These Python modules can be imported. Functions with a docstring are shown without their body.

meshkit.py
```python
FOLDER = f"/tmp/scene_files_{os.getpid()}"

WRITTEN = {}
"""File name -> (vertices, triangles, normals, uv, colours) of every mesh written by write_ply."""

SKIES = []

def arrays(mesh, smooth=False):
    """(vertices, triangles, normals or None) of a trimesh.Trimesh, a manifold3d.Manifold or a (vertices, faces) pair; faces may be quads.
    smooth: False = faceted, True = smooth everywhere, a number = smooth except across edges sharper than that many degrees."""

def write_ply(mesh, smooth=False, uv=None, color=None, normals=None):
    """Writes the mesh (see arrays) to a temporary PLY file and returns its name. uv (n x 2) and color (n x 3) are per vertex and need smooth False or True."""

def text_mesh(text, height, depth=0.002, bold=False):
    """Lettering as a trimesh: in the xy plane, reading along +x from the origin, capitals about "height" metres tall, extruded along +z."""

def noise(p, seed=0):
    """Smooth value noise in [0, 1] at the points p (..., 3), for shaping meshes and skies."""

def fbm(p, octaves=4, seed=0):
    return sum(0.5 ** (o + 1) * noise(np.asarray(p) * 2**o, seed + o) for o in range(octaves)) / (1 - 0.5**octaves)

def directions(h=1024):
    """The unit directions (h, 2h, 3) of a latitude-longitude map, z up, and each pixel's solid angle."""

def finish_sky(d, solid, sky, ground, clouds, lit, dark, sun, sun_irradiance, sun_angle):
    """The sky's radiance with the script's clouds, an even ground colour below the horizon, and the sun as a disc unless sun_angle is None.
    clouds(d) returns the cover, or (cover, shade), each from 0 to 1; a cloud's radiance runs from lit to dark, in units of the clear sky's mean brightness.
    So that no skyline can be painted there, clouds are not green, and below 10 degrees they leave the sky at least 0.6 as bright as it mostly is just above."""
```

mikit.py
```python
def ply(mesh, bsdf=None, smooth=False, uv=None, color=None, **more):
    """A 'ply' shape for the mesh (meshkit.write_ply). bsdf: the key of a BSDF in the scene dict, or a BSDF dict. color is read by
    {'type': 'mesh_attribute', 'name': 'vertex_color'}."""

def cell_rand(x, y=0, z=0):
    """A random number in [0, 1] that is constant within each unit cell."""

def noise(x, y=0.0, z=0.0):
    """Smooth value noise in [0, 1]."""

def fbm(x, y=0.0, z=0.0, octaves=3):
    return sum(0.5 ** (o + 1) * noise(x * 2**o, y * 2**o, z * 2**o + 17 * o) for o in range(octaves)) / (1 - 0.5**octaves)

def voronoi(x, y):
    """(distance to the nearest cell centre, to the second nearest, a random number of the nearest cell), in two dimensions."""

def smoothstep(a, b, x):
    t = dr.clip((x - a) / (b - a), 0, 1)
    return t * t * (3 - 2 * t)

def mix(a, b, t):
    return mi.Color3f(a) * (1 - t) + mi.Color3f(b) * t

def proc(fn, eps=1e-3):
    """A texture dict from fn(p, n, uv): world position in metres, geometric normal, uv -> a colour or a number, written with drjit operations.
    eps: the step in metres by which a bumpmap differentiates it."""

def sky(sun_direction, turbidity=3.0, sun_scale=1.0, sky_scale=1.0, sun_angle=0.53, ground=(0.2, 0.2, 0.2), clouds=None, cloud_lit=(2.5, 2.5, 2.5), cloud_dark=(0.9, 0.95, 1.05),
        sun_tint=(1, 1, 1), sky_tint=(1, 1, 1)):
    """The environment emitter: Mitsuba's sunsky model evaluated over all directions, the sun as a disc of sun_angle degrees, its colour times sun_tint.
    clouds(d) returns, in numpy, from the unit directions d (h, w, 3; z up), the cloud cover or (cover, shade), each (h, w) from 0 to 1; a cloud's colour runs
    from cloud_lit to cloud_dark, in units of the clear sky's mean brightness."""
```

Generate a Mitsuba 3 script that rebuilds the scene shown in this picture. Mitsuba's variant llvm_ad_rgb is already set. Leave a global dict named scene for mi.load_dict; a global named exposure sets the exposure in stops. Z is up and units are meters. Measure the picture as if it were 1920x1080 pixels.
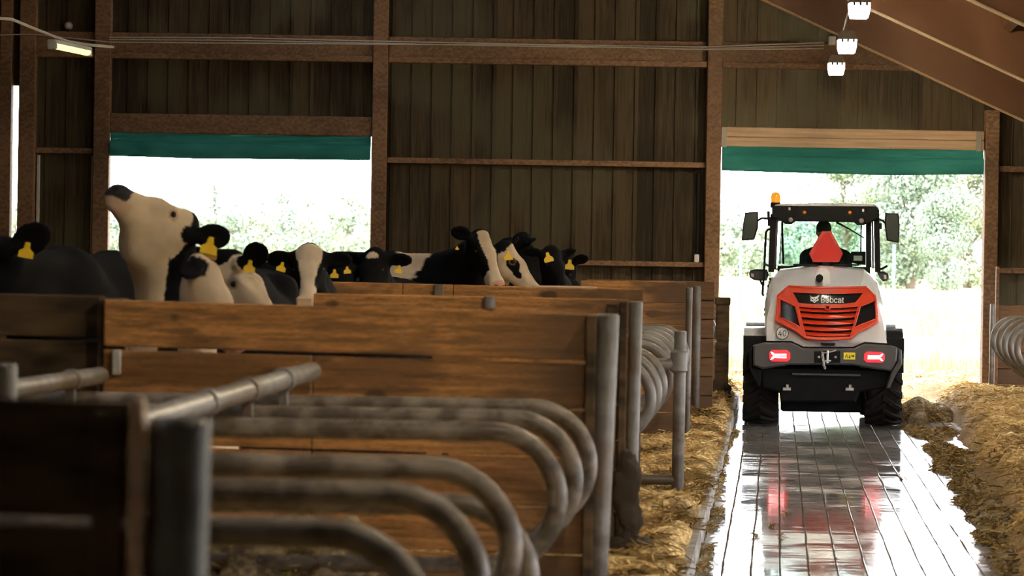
import math, random
import numpy as np, trimesh, shapely, manifold3d as m3
import mapbox_earcut
import drjit as dr, mitsuba as mi, mikit, meshkit
from shapely.geometry import Polygon
from mikit import noise, fbm, cell_rand, smoothstep, mix, proc

T = mi.ScalarTransform4f
scene, labels = {}, {}
RNG = np.random.default_rng(7)
random.seed(7)

# ------------------------------------------------------------------ camera, sky, light, exposure
F, CAMH, ROLL, PITCH = 6000.0, 1.84, 0.016, -59.95 / 6000.0      # focal length in pixels of the 1920 x 1080 frame
SK = 0.0827                                                       # the feed alley runs at x = X + SK * y
cR = np.array([math.cos(ROLL), 0, math.sin(ROLL)])
fwd = np.array([0, math.cos(PITCH), math.sin(PITCH)])
up0 = np.array([0, -math.sin(PITCH), math.cos(PITCH)])
cR = math.cos(ROLL) * np.array([1.0, 0, 0]) + math.sin(ROLL) * up0
cU = -math.sin(ROLL) * np.array([1.0, 0, 0]) + math.cos(ROLL) * up0
EYE = np.array([0, 0, CAMH])
scene['camera'] = {'type': 'thinlens', 'fov': math.degrees(2 * math.atan(960 / F)), 'fov_axis': 'x', 'aperture_radius': 0.0100,
                   'focus_distance': 33.0, 'near_clip': 0.05, 'far_clip': 3000.0,
                   'to_world': T().look_at(origin=EYE.tolist(), target=(EYE + fwd).tolist(), up=cU.tolist())}


def overcast(d):
    n = meshkit.fbm(d * np.array([2.5, 2.5, 6.0]) + 3.1, 4)
    return np.ones(d.shape[:2]), np.clip(0.25 + 0.5 * (n - 0.5), 0, 1)


scene['sky'] = mikit.sky((0.35, 0.55, 0.75), turbidity=4.0, sun_scale=0.0, sky_scale=60.0, ground=(0.10, 0.12, 0.06),
                         clouds=overcast, cloud_lit=(1.25, 1.27, 1.3), cloud_dark=(0.85, 0.88, 0.93))
exposure = 0.75
LAMP_L = 300.0          # radiance of the lamp panes


# ------------------------------------------------------------------ helpers
def at(px, py, Y):
    """The world point at depth y = Y that stands at this place of the frame."""
    d = fwd + cR * ((px - 960) / F) - cU * ((py - 540) / F)
    return EYE + d * (Y / d[1])


def ax(X, Y):
    """World x of the alley coordinate X at depth Y."""
    return X + SK * Y


def mkmesh(v, f):
    return trimesh.Trimesh(np.asarray(v, float), np.asarray(f, int), process=False)


def join(ms):
    ms = [m for m in ms if m is not None]
    return ms[0] if len(ms) == 1 else trimesh.util.concatenate(ms)


def box(x0, x1, y0, y1, z0, z1, b=0.0):
    """A box, its edges chamfered by b (44 triangles)."""
    if b <= 0:
        m = trimesh.creation.box((x1 - x0, y1 - y0, z1 - z0))
        m.apply_translation(((x0 + x1) / 2, (y0 + y1) / 2, (z0 + z1) / 2))
        return m
    h = np.array([x1 - x0, y1 - y0, z1 - z0]) / 2
    b = min(b, h.min() * 0.9)
    p = []
    for s in np.ndindex(2, 2, 2):
        s = np.array(s) * 2 - 1
        for k in range(3):
            q = h - b
            q[k] = h[k]
            p.append(s * q)
    m = trimesh.convex.convex_hull(np.array(p))
    m.apply_translation(((x0 + x1) / 2, (y0 + y1) / 2, (z0 + z1) / 2))
    return m


def obox(c, size, b=0.0, R=None):
    m = box(-size[0] / 2, size[0] / 2, -size[1] / 2, size[1] / 2, -size[2] / 2, size[2] / 2, b)
    if R is not None:
        m.apply_transform(R)
    m.apply_translation(c)
    return m


def rot(axis, deg):
    return trimesh.transformations.rotation_matrix(math.radians(deg), axis)


def frames(p):
    p = np.asarray(p, float)
    t = np.gradient(p, axis=0)
    t /= np.linalg.norm(t, axis=1, keepdims=True) + 1e-12
    n = np.cross(t[0], [0, 0, 1.0] if abs(t[0][2]) < 0.9 else [0, 1.0, 0])
    out = []
    for k in range(len(p)):
        n = n - t[k] * (n @ t[k])
        n /= np.linalg.norm(n) + 1e-12
        out.append((n, np.cross(t[k], n)))
    return out


def tube(p, r, sides=14, caps=True):
    """A closed tube along the polyline p, radius r (number or one per point)."""
    p = np.asarray(p, float)
    r = np.broadcast_to(r, (len(p),))
    fr = frames(p)
    ang = np.arange(sides) * 2 * np.pi / sides
    v = np.concatenate([p[k] + r[k] * (np.cos(ang)[:, None] * fr[k][0] + np.sin(ang)[:, None] * fr[k][1]) for k in range(len(p))])
    f = []
    for k in range(len(p) - 1):
        for j in range(sides):
            a, b2 = k * sides + j, k * sides + (j + 1) % sides
            f += [[a, b2, b2 + sides], [a, b2 + sides, a + sides]]
    if caps:
        n = len(v)
        v = np.vstack([v, p[0], p[-1]])
        for j in range(sides):
            f.append([n, (j + 1) % sides, j])
            e = (len(p) - 1) * sides
            f.append([n + 1, e + j, e + (j + 1) % sides])
    return mkmesh(v, f)


def cyl(a, b, r, sides=16, bev=0.0):
    a, b = np.asarray(a, float), np.asarray(b, float)
    if bev > 0:
        d = (b - a) / np.linalg.norm(b - a)
        return tube([a, a + d * 1e-4, a + d * bev, b - d * bev, b - d * 1e-4, b], [r - bev, r - bev, r, r, r - bev, r - bev], sides)
    return tube([a, b], r, sides)


def earcut(poly):
    pts = np.asarray(poly, float)
    return mapbox_earcut.triangulate_float64(pts, np.array([len(pts)], dtype=np.uint32)).reshape(-1, 3)


def loft(secs, caps=True):
    """Sections (n x 3 each, same count, same order) joined into a closed mesh; the caps are triangulated in their own plane."""
    secs = [np.asarray(s, float) for s in secs]
    n = len(secs[0])
    v = np.vstack(secs)
    f = []
    for k in range(len(secs) - 1):
        for j in range(n):
            a, b2 = k * n + j, k * n + (j + 1) % n
            f += [[a, b2, b2 + n], [a, b2 + n, a + n]]
    if caps:
        for s, off, flip in ((secs[0], 0, True), (secs[-1], (len(secs) - 1) * n, False)):
            c = s - s.mean(0)
            _, _, vt = np.linalg.svd(c)
            q = c @ vt[:2].T
            tri = earcut(q)
            for t in tri:
                f.append([off + t[0], off + t[1], off + t[2]])
    m = mkmesh(v, f)
    trimesh.repair.fix_normals(m)
    return m


def prism(poly, y0, y1, bev=0.0):
    """A polygon in (x, z), extruded from y0 to y1 (y0 nearer the viewer), the near edge chamfered."""
    P = np.asarray(poly, float)

    def sec(p, y):
        return np.column_stack([p[:, 0], np.full(len(p), y), p[:, 1]])

    if bev > 0:
        Q = inset(P, bev)
        return loft([sec(Q, y0), sec(P, y0 + bev), sec(P, y1)])
    return loft([sec(P, y0), sec(P, y1)])


def inset(P, d):
    P = np.asarray(P, float)
    area = 0.5 * np.sum(P[:, 0] * np.roll(P[:, 1], -1) - np.roll(P[:, 0], -1) * P[:, 1])
    s = 1 if area > 0 else -1
    out = []
    n = len(P)
    for i in range(n):
        a, b2, c = P[i - 1], P[i], P[(i + 1) % n]
        e1, e2 = (b2 - a) / (np.linalg.norm(b2 - a) + 1e-12), (c - b2) / (np.linalg.norm(c - b2) + 1e-12)
        n1, n2 = np.array([-e1[1], e1[0]]) * s, np.array([-e2[1], e2[0]]) * s
        k = n1 + n2
        out.append(b2 + k * d / max(0.35, (1 + n1 @ n2)))
    return np.array(out)


def sheet_prism(shape, y0, y1):
    """A shapely polygon (with holes) in (x, z) extruded in y."""
    gs = getattr(shape, 'geoms', [shape])
    ms = []
    for g in gs:
        m = trimesh.creation.extrude_polygon(g, abs(y1 - y0), engine='earcut')
        v = np.array(m.vertices)
        ms.append(mkmesh(np.column_stack([v[:, 0], y1 - v[:, 2], v[:, 1]]), m.faces))
    return join(ms)


def lathe(prof, axis='z', sides=28):
    """Profile of (radius, height) about an axis."""
    prof = np.asarray(prof, float)
    ang = np.arange(sides) * 2 * np.pi / sides
    v = np.array([[r * math.cos(a), r * math.sin(a), h] for r, h in prof for a in ang])
    f = []
    for k in range(len(prof) - 1):
        for j in range(sides):
            a, b2 = k * sides + j, k * sides + (j + 1) % sides
            f += [[a, b2, b2 + sides], [a, b2 + sides, a + sides]]
    m = mkmesh(v, f)
    if axis == 'y':
        m.apply_transform(rot([1, 0, 0], -90))
    if axis == 'x':
        m.apply_transform(rot([0, 1, 0], 90))
    return m


COUNT = {}


def numbered(key):
    n = COUNT.get(key, 0)
    COUNT[key] = n + 1
    return key if n == 0 else f'{key}_{n:03d}'


def put(key, mesh, bsdf, smooth=False, **kw):
    key = numbered(key)
    scene[key] = mikit.ply(mesh, bsdf, smooth=smooth, **kw) if not isinstance(mesh, dict) else mesh
    return key


def thing(name, label, cat, group=None):
    key = numbered(name)
    labels[key] = {'label': label, 'category': cat}
    if group:
        labels[key]['group'] = group
    return key


def tag(key, label=None, cat=None, group=None, kind=None):
    labels[key] = {k: v for k, v in (('label', label), ('category', cat), ('group', group), ('kind', kind)) if v}
    return key


def structure(key, label=None):
    labels[key] = {'kind': 'structure', **({'label': label} if label else {})}
    return key


def col(c):
    return {'type': 'rgb', 'value': [float(x) for x in c]}


def two(b):
    return {'type': 'twosided', 'bsdf': b}


def prin(c, rough=0.5, metal=0.0, spec=0.5, **k):
    return two({'type': 'principled', 'base_color': c if isinstance(c, dict) else col(c), 'roughness': rough, 'metallic': metal, 'specular': spec, **k})


def bump(b, fn, eps=2e-3, scale=1.0):
    return two({'type': 'bumpmap', 'tex': proc(fn, eps), 'scale': scale, 'bsdf': b['bsdf'] if b['type'] == 'twosided' else b})


# ------------------------------------------------------------------ materials
def f_wall(p, n, uv):
    b = cell_rand(dr.floor((p.x + 20) / 0.26), 3.0, 1.0)
    g = fbm(p.x * 60, p.y * 60, p.z * 2.5, 3)
    s = fbm(p.x * 1.1, 2.0, p.z * 0.7, 3)
    c = mix((0.020, 0.0145, 0.0075), (0.066, 0.046, 0.024), smoothstep(0.25, 0.8, 0.45 * g + 0.35 * b + 0.3 * s))
    return mix(c, (0.070, 0.062, 0.035), smoothstep(0.50, 0.72, s) * 0.65)


def f_frame(p, n, uv):
    g = fbm(p.x * 34, p.y * 34, p.z * 34, 3)
    s = fbm(p.x * 1.3, p.y * 1.3, p.z * 1.3, 2)
    return mix((0.080, 0.043, 0.022), (0.21, 0.115, 0.058), smoothstep(0.25, 0.8, 0.6 * g + 0.45 * s))


def f_plank(p, n, uv):
    row = cell_rand(dr.floor(p.z / 0.2), dr.floor(p.y), 5.0)
    g = fbm(p.x * 3.0, p.y * 20, p.z * 55 + 2.0 * noise(p.x * 2, p.y, p.z * 3), 3)
    s = fbm(p.x * 2.2 + 7, p.y * 1.3, p.z * 4.5, 4)
    k = noise(p.x * 7 + 40, p.y * 3, p.z * 9)
    d = fbm(p.x * 5 + 3, p.y * 2, p.z * 34, 4)
    e = fbm(p.x * 45, p.y * 9, p.z * 90, 2)
    c = mix((0.22, 0.092, 0.025), (0.54, 0.250, 0.074), smoothstep(0.25, 0.75, 0.55 * g + 0.35 * s + 0.15 * row))
    c = c * (0.72 + 0.56 * e)
    c = mix(c, (0.10, 0.045, 0.016), smoothstep(0.50, 0.68, s) * 0.75)
    c = mix(c, (0.085, 0.042, 0.018), smoothstep(0.54, 0.72, d) * 0.55)
    c = mix(c, (0.045, 0.022, 0.010), smoothstep(0.80, 0.90, k) * 0.8)
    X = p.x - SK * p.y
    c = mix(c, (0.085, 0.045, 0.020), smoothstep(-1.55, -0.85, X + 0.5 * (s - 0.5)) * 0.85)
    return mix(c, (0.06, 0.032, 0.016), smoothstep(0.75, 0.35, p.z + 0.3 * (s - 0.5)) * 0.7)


def f_muckwood(p, n, uv):
    g = fbm(p.x * 5, p.y * 9, p.z * 22, 3)
    s = fbm(p.x * 6, p.y * 6, p.z * 6, 3)
    return mix((0.024, 0.016, 0.009), (0.105, 0.064, 0.030), smoothstep(0.3, 0.75, 0.5 * g + 0.5 * s))


def f_pipe(p, n, uv):
    s = fbm(p.x * 14, p.y * 14, p.z * 14, 3)
    s2 = fbm(p.x * 3.2, p.y * 3.2, p.z * 3.2, 2)
    c = mix((0.10, 0.090, 0.076), (0.205, 0.190, 0.170), s)
    c = mix(c, (0.115, 0.080, 0.050), smoothstep(0.48, 0.66, s2) * 0.75)
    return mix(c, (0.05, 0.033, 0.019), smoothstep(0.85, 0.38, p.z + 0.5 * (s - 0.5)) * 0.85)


def f_pipe_dark(p, n, uv):
    s = fbm(p.x * 13, p.y * 13, p.z * 13, 3)
    return mix((0.075, 0.058, 0.042), (0.20, 0.165, 0.125), smoothstep(0.3, 0.75, s))


def f_beam(p, n, uv):
    g = fbm(p.x * 2.0, p.y * 14, p.z * 40, 3)
    k = noise(p.x * 3.7 + 5, p.y, p.z * 6)
    c = mix((0.46, 0.29, 0.165), (0.74, 0.52, 0.32), g)
    return mix(c, (0.085, 0.045, 0.022), smoothstep(0.93, 0.97, k))


def f_slab(p, n, uv):
    s = fbm(p.x * 3.0, p.y * 0.8, 1.0, 3)
    t = fbm(p.x * 8.0, p.y * 30.0, 4.0, 3)
    c = mix((0.045, 0.046, 0.047), (0.15, 0.153, 0.156), 0.6 * s + 0.4 * t)
    return mix(c, (0.04, 0.030, 0.020), smoothstep(0.66, 0.74, fbm(p.x * 11, p.y * 16, 9.0, 3)))


def f_slab_rough(p, n, uv):
    t = fbm(p.x * 4.0, p.y * 26.0, 4.0, 3)
    s = fbm(p.x * 2.0, p.y * 1.4, 8.0, 2)
    return 0.05 + 0.22 * smoothstep(0.48, 0.70, 0.6 * t + 0.45 * s)


def f_slab_bump(p, n, uv):
    return 0.00038 * fbm(p.x * 10.0, p.y * 24.0, 3.0, 2)


def f_straw(p, n, uv):
    a = fbm(p.x * 60, p.y * 18, p.z * 60, 3)
    s = fbm(p.x * 2.3, p.y * 1.2, 3.0, 3)
    c = mix((0.24, 0.145, 0.050), (0.72, 0.52, 0.22), smoothstep(0.3, 0.75, a))
    return mix(c, (0.075, 0.045, 0.018), smoothstep(0.54, 0.68, s) * 0.8)


def f_muck(p, n, uv):
    a = fbm(p.x * 40, p.y * 25, p.z * 40, 3)
    return mix((0.060, 0.040, 0.020), (0.22, 0.160, 0.080), smoothstep(0.3, 0.75, a))


def f_conc(p, n, uv):
    s = fbm(p.x * 9, p.y * 5, p.z * 9, 4)
    return mix((0.13, 0.115, 0.10), (0.33, 0.31, 0.29), smoothstep(0.3, 0.7, s))


def f_tarp(p, n, uv):
    s = fbm(p.x * 2.5, p.y * 4, p.z * 5, 3)
    return mix((0.020, 0.135, 0.118), (0.055, 0.270, 0.235), s)


def f_field(p, n, uv):
    s = fbm(p.x * 0.12, p.y * 0.06, 2.0, 4)
    t = fbm(p.x * 1.1, p.y * 0.5, 5.0, 3)
    c = mix((0.20, 0.25, 0.085), (0.42, 0.40, 0.20), 0.6 * s + 0.4 * t)
    return mix(c, (0.45, 0.34, 0.16), smoothstep(50, 44, p.y + 3 * s))


VC = {'type': 'mesh_attribute', 'name': 'vertex_color'}
scene['m_wall'] = prin(proc(f_wall), 0.85, spec=0.25)
scene['m_frame'] = prin(proc(f_frame), 0.7, spec=0.3)
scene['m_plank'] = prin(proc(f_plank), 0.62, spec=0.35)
scene['m_muckwood'] = prin(proc(f_muckwood), 0.8, spec=0.25)
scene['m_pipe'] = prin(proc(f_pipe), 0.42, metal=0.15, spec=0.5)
scene['m_pipe_dark'] = prin(proc(f_pipe_dark), 0.45, metal=0.1, spec=0.5)
scene['m_beam'] = prin(proc(f_beam), 0.6, spec=0.35)
scene['m_slab'] = bump(prin(proc(f_slab), proc(f_slab_rough), spec=0.6), f_slab_bump, 4e-3)
scene['m_joint'] = prin((0.055, 0.036, 0.020), 0.9, spec=0.2)
scene['m_straw'] = prin(proc(f_straw), 0.85, spec=0.2)
scene['m_muck'] = prin(proc(f_muck), 0.75, spec=0.3)
scene['m_conc'] = prin(proc(f_conc), 0.75, spec=0.3)
scene['m_tarp'] = {'type': 'principledthin', 'base_color': proc(f_tarp), 'roughness': 0.25, 'diff_trans': 0.28, 'eta': 1.5}
scene['m_field'] = two({'type': 'diffuse', 'reflectance': proc(f_field)})
scene['m_rafter'] = prin((0.088, 0.038, 0.016), 0.6, spec=0.3)
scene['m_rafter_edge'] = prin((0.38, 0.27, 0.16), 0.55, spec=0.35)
scene['m_vc'] = two({'type': 'diffuse', 'reflectance': VC})
scene['m_coat'] = prin(VC, 0.8, spec=0.04)
scene['m_tag'] = prin((0.80, 0.52, 0.015), 0.4)
scene['m_eye'] = prin((0.012, 0.008, 0.006), 0.1, spec=0.6)
scene['m_white'] = prin((0.84, 0.855, 0.87), 0.22, spec=0.5, clearcoat=0.5, clearcoat_gloss=0.9)
scene['m_red'] = prin((0.72, 0.060, 0.020), 0.25, spec=0.5, clearcoat=0.5, clearcoat_gloss=0.9)
scene['m_red_matte'] = prin((0.85, 0.030, 0.022), 0.5)
scene['m_gray'] = prin((0.060, 0.058, 0.060), 0.45)
scene['m_black'] = prin((0.009, 0.009, 0.010), 0.6, spec=0.10)
scene['m_blackgloss'] = prin((0.010, 0.010, 0.011), 0.12, spec=0.6)
scene['m_rubber'] = prin((0.018, 0.015, 0.013), 0.8, spec=0.2)
scene['m_steel'] = prin((0.62, 0.62, 0.60), 0.3, metal=0.8)
scene['m_glass'] = {'type': 'thindielectric', 'int_ior': 1.5, 'specular_transmittance': col((0.80, 0.93, 0.90))}
scene['m_mirror'] = prin((0.045, 0.055, 0.052), 0.15, metal=0.3)
scene['m_amber'] = prin((0.85, 0.28, 0.02), 0.2)
scene['m_yellow'] = prin((0.85, 0.66, 0.02), 0.4)
scene['m_letter'] = prin((0.85, 0.85, 0.84), 0.4)
scene['m_ink'] = prin((0.02, 0.02, 0.02), 0.5)
scene['m_cable'] = prin((0.34, 0.30, 0.25), 0.5)
scene['m_teal'] = prin((0.10, 0.26, 0.24), 0.6)
scene['m_housing'] = prin((0.42, 0.40, 0.36), 0.4)

# ================================================================== the setting
WY = 41.0                                   # inner face of the end wall
YB = -6.0                                   # the barn's other end, behind the camera
XR, XL, XRIDGE = 6.2, -17.2, -5.5           # eaves and ridge, in alley coordinates
SLOPE, H0 = 0.444, 5.02                     # underside of the rafters: z = H0 - SLOPE * X right of the ridge


def zr(X):
    return H0 - SLOPE * XRIDGE - SLOPE * abs(X - XRIDGE)


def X_of(px, Y=WY):
    return at(px, 500, Y)[0]


def Z_of(py, px, Y=WY):
    return at(px, py, Y)[2]


# ---- end wall: vertical boards, board on board, cut round the three openings
structure('wall_back', 'dark brown boarded end wall of the barn with posts and rails')
OPEN = [(X_of(203), X_of(694), 1.05, 3.36),          # left window
        (X_of(1345), X_of(1841), -0.2, 3.30),        # the doorway
        (X_of(19), X_of(36), 1.05, 3.92)]            # slit at the far left
k = 0
x = ax(XL, WY)
pitch = 0.26
while x < ax(XR, WY):
    jit = RNG.uniform(-0.01, 0.01)
    for half, (xa, xb, ya, yb) in enumerate(((x, x + 0.165 + jit, WY, WY + 0.022), (x + 0.150 + jit, x + pitch + 0.015, WY + 0.024, WY + 0.046))):
        spans = [(0.02, zr((xa + xb) / 2 - SK * WY) + 0.6)]
        cuts = [o for o in OPEN if xb > o[0] + 0.001 and xa < o[1] - 0.001]
        xs0, xs1 = xa, xb
        pieces = []
        if not cuts:
            pieces.append((xa, xb, *spans[0]))
        else:
            o = cuts[0]
            if xa < o[0]:
                pieces.append((xa, o[0], *spans[0]))
            if xb > o[1]:
                pieces.append((o[1], xb, *spans[0]))
            pieces += [(max(xa, o[0]), min(xb, o[1]), spans[0][0], o[2]), (max(xa, o[0]), min(xb, o[1]), o[3], spans[0][1])]
        for a, b2, z0, z1 in pieces:
            if b2 - a < 0.012 or z1 - z0 < 0.03:
                continue
            # only boards the photograph can show are separate pieces
            put('wall_back__board', box(a, b2, ya, yb, z0, z1, 0.004), 'm_wall')
    x += pitch

# posts of the end wall (front faces proud of the boards)
for px, w, zt in ((190, 0.205, 6.0), (708.5, 0.19, 6.5), (1333, 0.19, 5.6), (50, 0.205, 5.8), (1853, 0.175, 3.83), (10, 0.15, 5.5)):
    xc = X_of(px)
    put('wall_back__post', box(xc - w / 2, xc + w / 2, WY - 0.20, WY + 0.0, 0.0, min(zt, zr(xc - SK * WY) - 0.02), 0.008), 'm_frame')
# rails between the posts
PX = [X_of(p) for p in (50, 190, 708.5, 1333, 1853)]


def rail(i, j, z0, z1, d0, d1, mat='m_frame'):
    a = PX[i] + 0.10 if i >= 0 else ax(XL, WY)
    b2 = PX[j] - 0.10 if j < len(PX) else ax(XR, WY)
    if b2 - a > 0.05:
        put('wall_back__rail', box(a, b2, WY - d1, WY - d0, z0, z1, 0.006), mat)


for i in range(4):
    rail(i, i + 1, 4.285, 4.36, 0.0, 0.17)
    rail(i, i + 1, 4.36, 4.62, 0.0, 0.07)
rail(2, 3, 3.005, 3.075, 0.0, 0.12)
rail(2, 3, 1.735, 1.80, 0.0, 0.12)
rail(0, 1, 3.06, 3.13, 0.0, 0.12)
rail(4, 5, 3.015, 3.09, 0.0, 0.12)
rail(4, 5, 1.72, 1.79, 0.0, 0.12)
# header beams over the openings
a, b2 = PX[1] + 0.10, PX[2] - 0.10
put('wall_back__header', box(a, b2, WY - 0.14, WY, 3.335, 3.585, 0.01), 'm_frame')
a, b2 = PX[3] + 0.10, PX[4] - 0.10
for z0, z1 in ((3.285, 3.405), (3.410, 3.53)):
    put('wall_back__header', box(a, b2, WY - 0.14, WY, z0, z1, 0.008), 'm_beam')
for xx in (a - 0.005, b2 - 0.105):
    put('wall_back__bracket', box(xx, xx + 0.07, WY - 0.165, WY - 0.142, 3.27, 3.53, 0.006), 'm_cable')
# loose pale strips and the dark conduit beside the doorway post
put('wall_back__strip', box(X_of(1304), X_of(1312), WY - 0.06, WY - 0.001, 1.82, 2.95, 0.005), 'm_black')
put('wall_back__socket', box(X_of(1301), X_of(1310), WY - 0.09, WY - 0.001, 1.78, 1.90, 0.008), 'm_letter')
for px in (70, 172):
    put('wall_back__strip', box(X_of(px) - 0.02, X_of(px) + 0.02, WY - 0.05, WY - 0.001, 1.0, 3.04, 0.005), 'm_housing')

# rolled-up curtains under the headers
def curtain(xa, xb, zt, zb, sag, label, seed):
    n = 150
    prof = []
    rng = np.random.default_rng(seed)
    key = thing('rolled_curtain', label, 'curtain')
    H = zt - zb
    sec = []
    for i in range(n + 1):
        u = i / n
        xx = xa + (xb - xa) * u
        s = sag * math.sin(math.pi * u) + 0.012 * math.sin(9 * u + seed) * (1 - abs(2 * u - 1))
        fold = 0.016 * math.exp(-u * 5) + 0.003
        w = 0.004 + fold * math.sin(u * 46 + 6.2) + 0.010 * meshkit.noise(np.array([u * 12, seed, 0.0]))
        top, mid, bot = zt, zb + H * 0.62 + 0.35 * s, zb + s
        c = []
        for t in np.linspace(0, 1, 9):
            z = top + (mid - top) * t
            c.append((xx, WY - 0.115 - 0.035 * t - 0.012 * math.sin(t * 6 + u * 7) - fold * math.sin(u * 46 + t * 5) * (0.3 + 0.7 * t), z))
        r = (mid - bot) * 0.5
        for t in np.linspace(0, math.pi, 12):
            c.append((xx, WY - 0.150 - r * 0.75 * math.sin(t) - w, mid - r + r * math.cos(t)))
        for t in np.linspace(0, 1, 5):
            c.append((xx, WY - 0.135 + 0.03 * t, bot + 0.006 + (top - bot - 0.006) * t))
        sec.append(c)
    put(key + '__sheet', loft(sec), 'm_tarp', smooth=50)
    # the seam and the hem rope along the roll
    for zf, r, name in ((0.60, 0.009, 'seam'), (0.03, 0.010, 'hem_rope')):
        pts = []
        for i in range(n + 1):
            u = i / n
            s = sag * math.sin(math.pi * u)
            pts.append((xa + (xb - xa) * u, WY - 0.168 - (0.02 if zf < 0.5 else 0.0), zb + H * zf + s * (0.35 if zf > 0.5 else 1.0)))
        put(f'{key}__{name}', tube(pts, r, 8), 'm_tarp', smooth=True)
    return key


curtain(PX[1] + 0.11, PX[2] - 0.11, 3.345, 3.035, -0.01, 'dark green tarpaulin curtain rolled up over the left window opening', 2)
curtain(PX[3] + 0.11, PX[4] - 0.11, 3.30, 2.975, -0.02, 'green tarpaulin curtain rolled up over the doorway above the loader', 5)

# ---- side walls: board below and above a long ventilation opening
structure('wall_right')
structure('wall_left')
for name, X, zo0, zo1 in (('wall_right', XR, 1.00, 1.95), ('wall_left', XL, 1.1, 1.1)):
    ztop = zr(X) + 0.6
    for z0, z1, ya in ((0.0, zo0, YB), (zo1, ztop, YB), (zo0, zo1, None)):
        if z1 - z0 < 0.02:
            continue
        p = [(ax(X, y), y) for y in ((YB, WY + 0.05) if ya else (YB, 5.0))]
        d = 0.06 if X > 0 else -0.06
        secs = [[(xx, y, z0), (xx + d, y, z0), (xx + d, y, z1), (xx, y, z1)] for xx, y in p]
        put(name + '__cladding', loft(secs), 'm_wall')
    for y in np.arange(YB + 0.2, WY, 5.5):
        xx = ax(X, y)
        d = -0.09 if X > 0 else 0.09
        put(name + '__post', box(min(xx, xx + d), max(xx, xx + d), y, y + 0.18, 0, ztop - 0.3, 0.006), 'm_frame')
structure('wall_front')
put('wall_front', box(ax(XL, YB), ax(XR, YB), YB - 0.1, YB, 0, 11, 0), 'm_wall')

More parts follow.
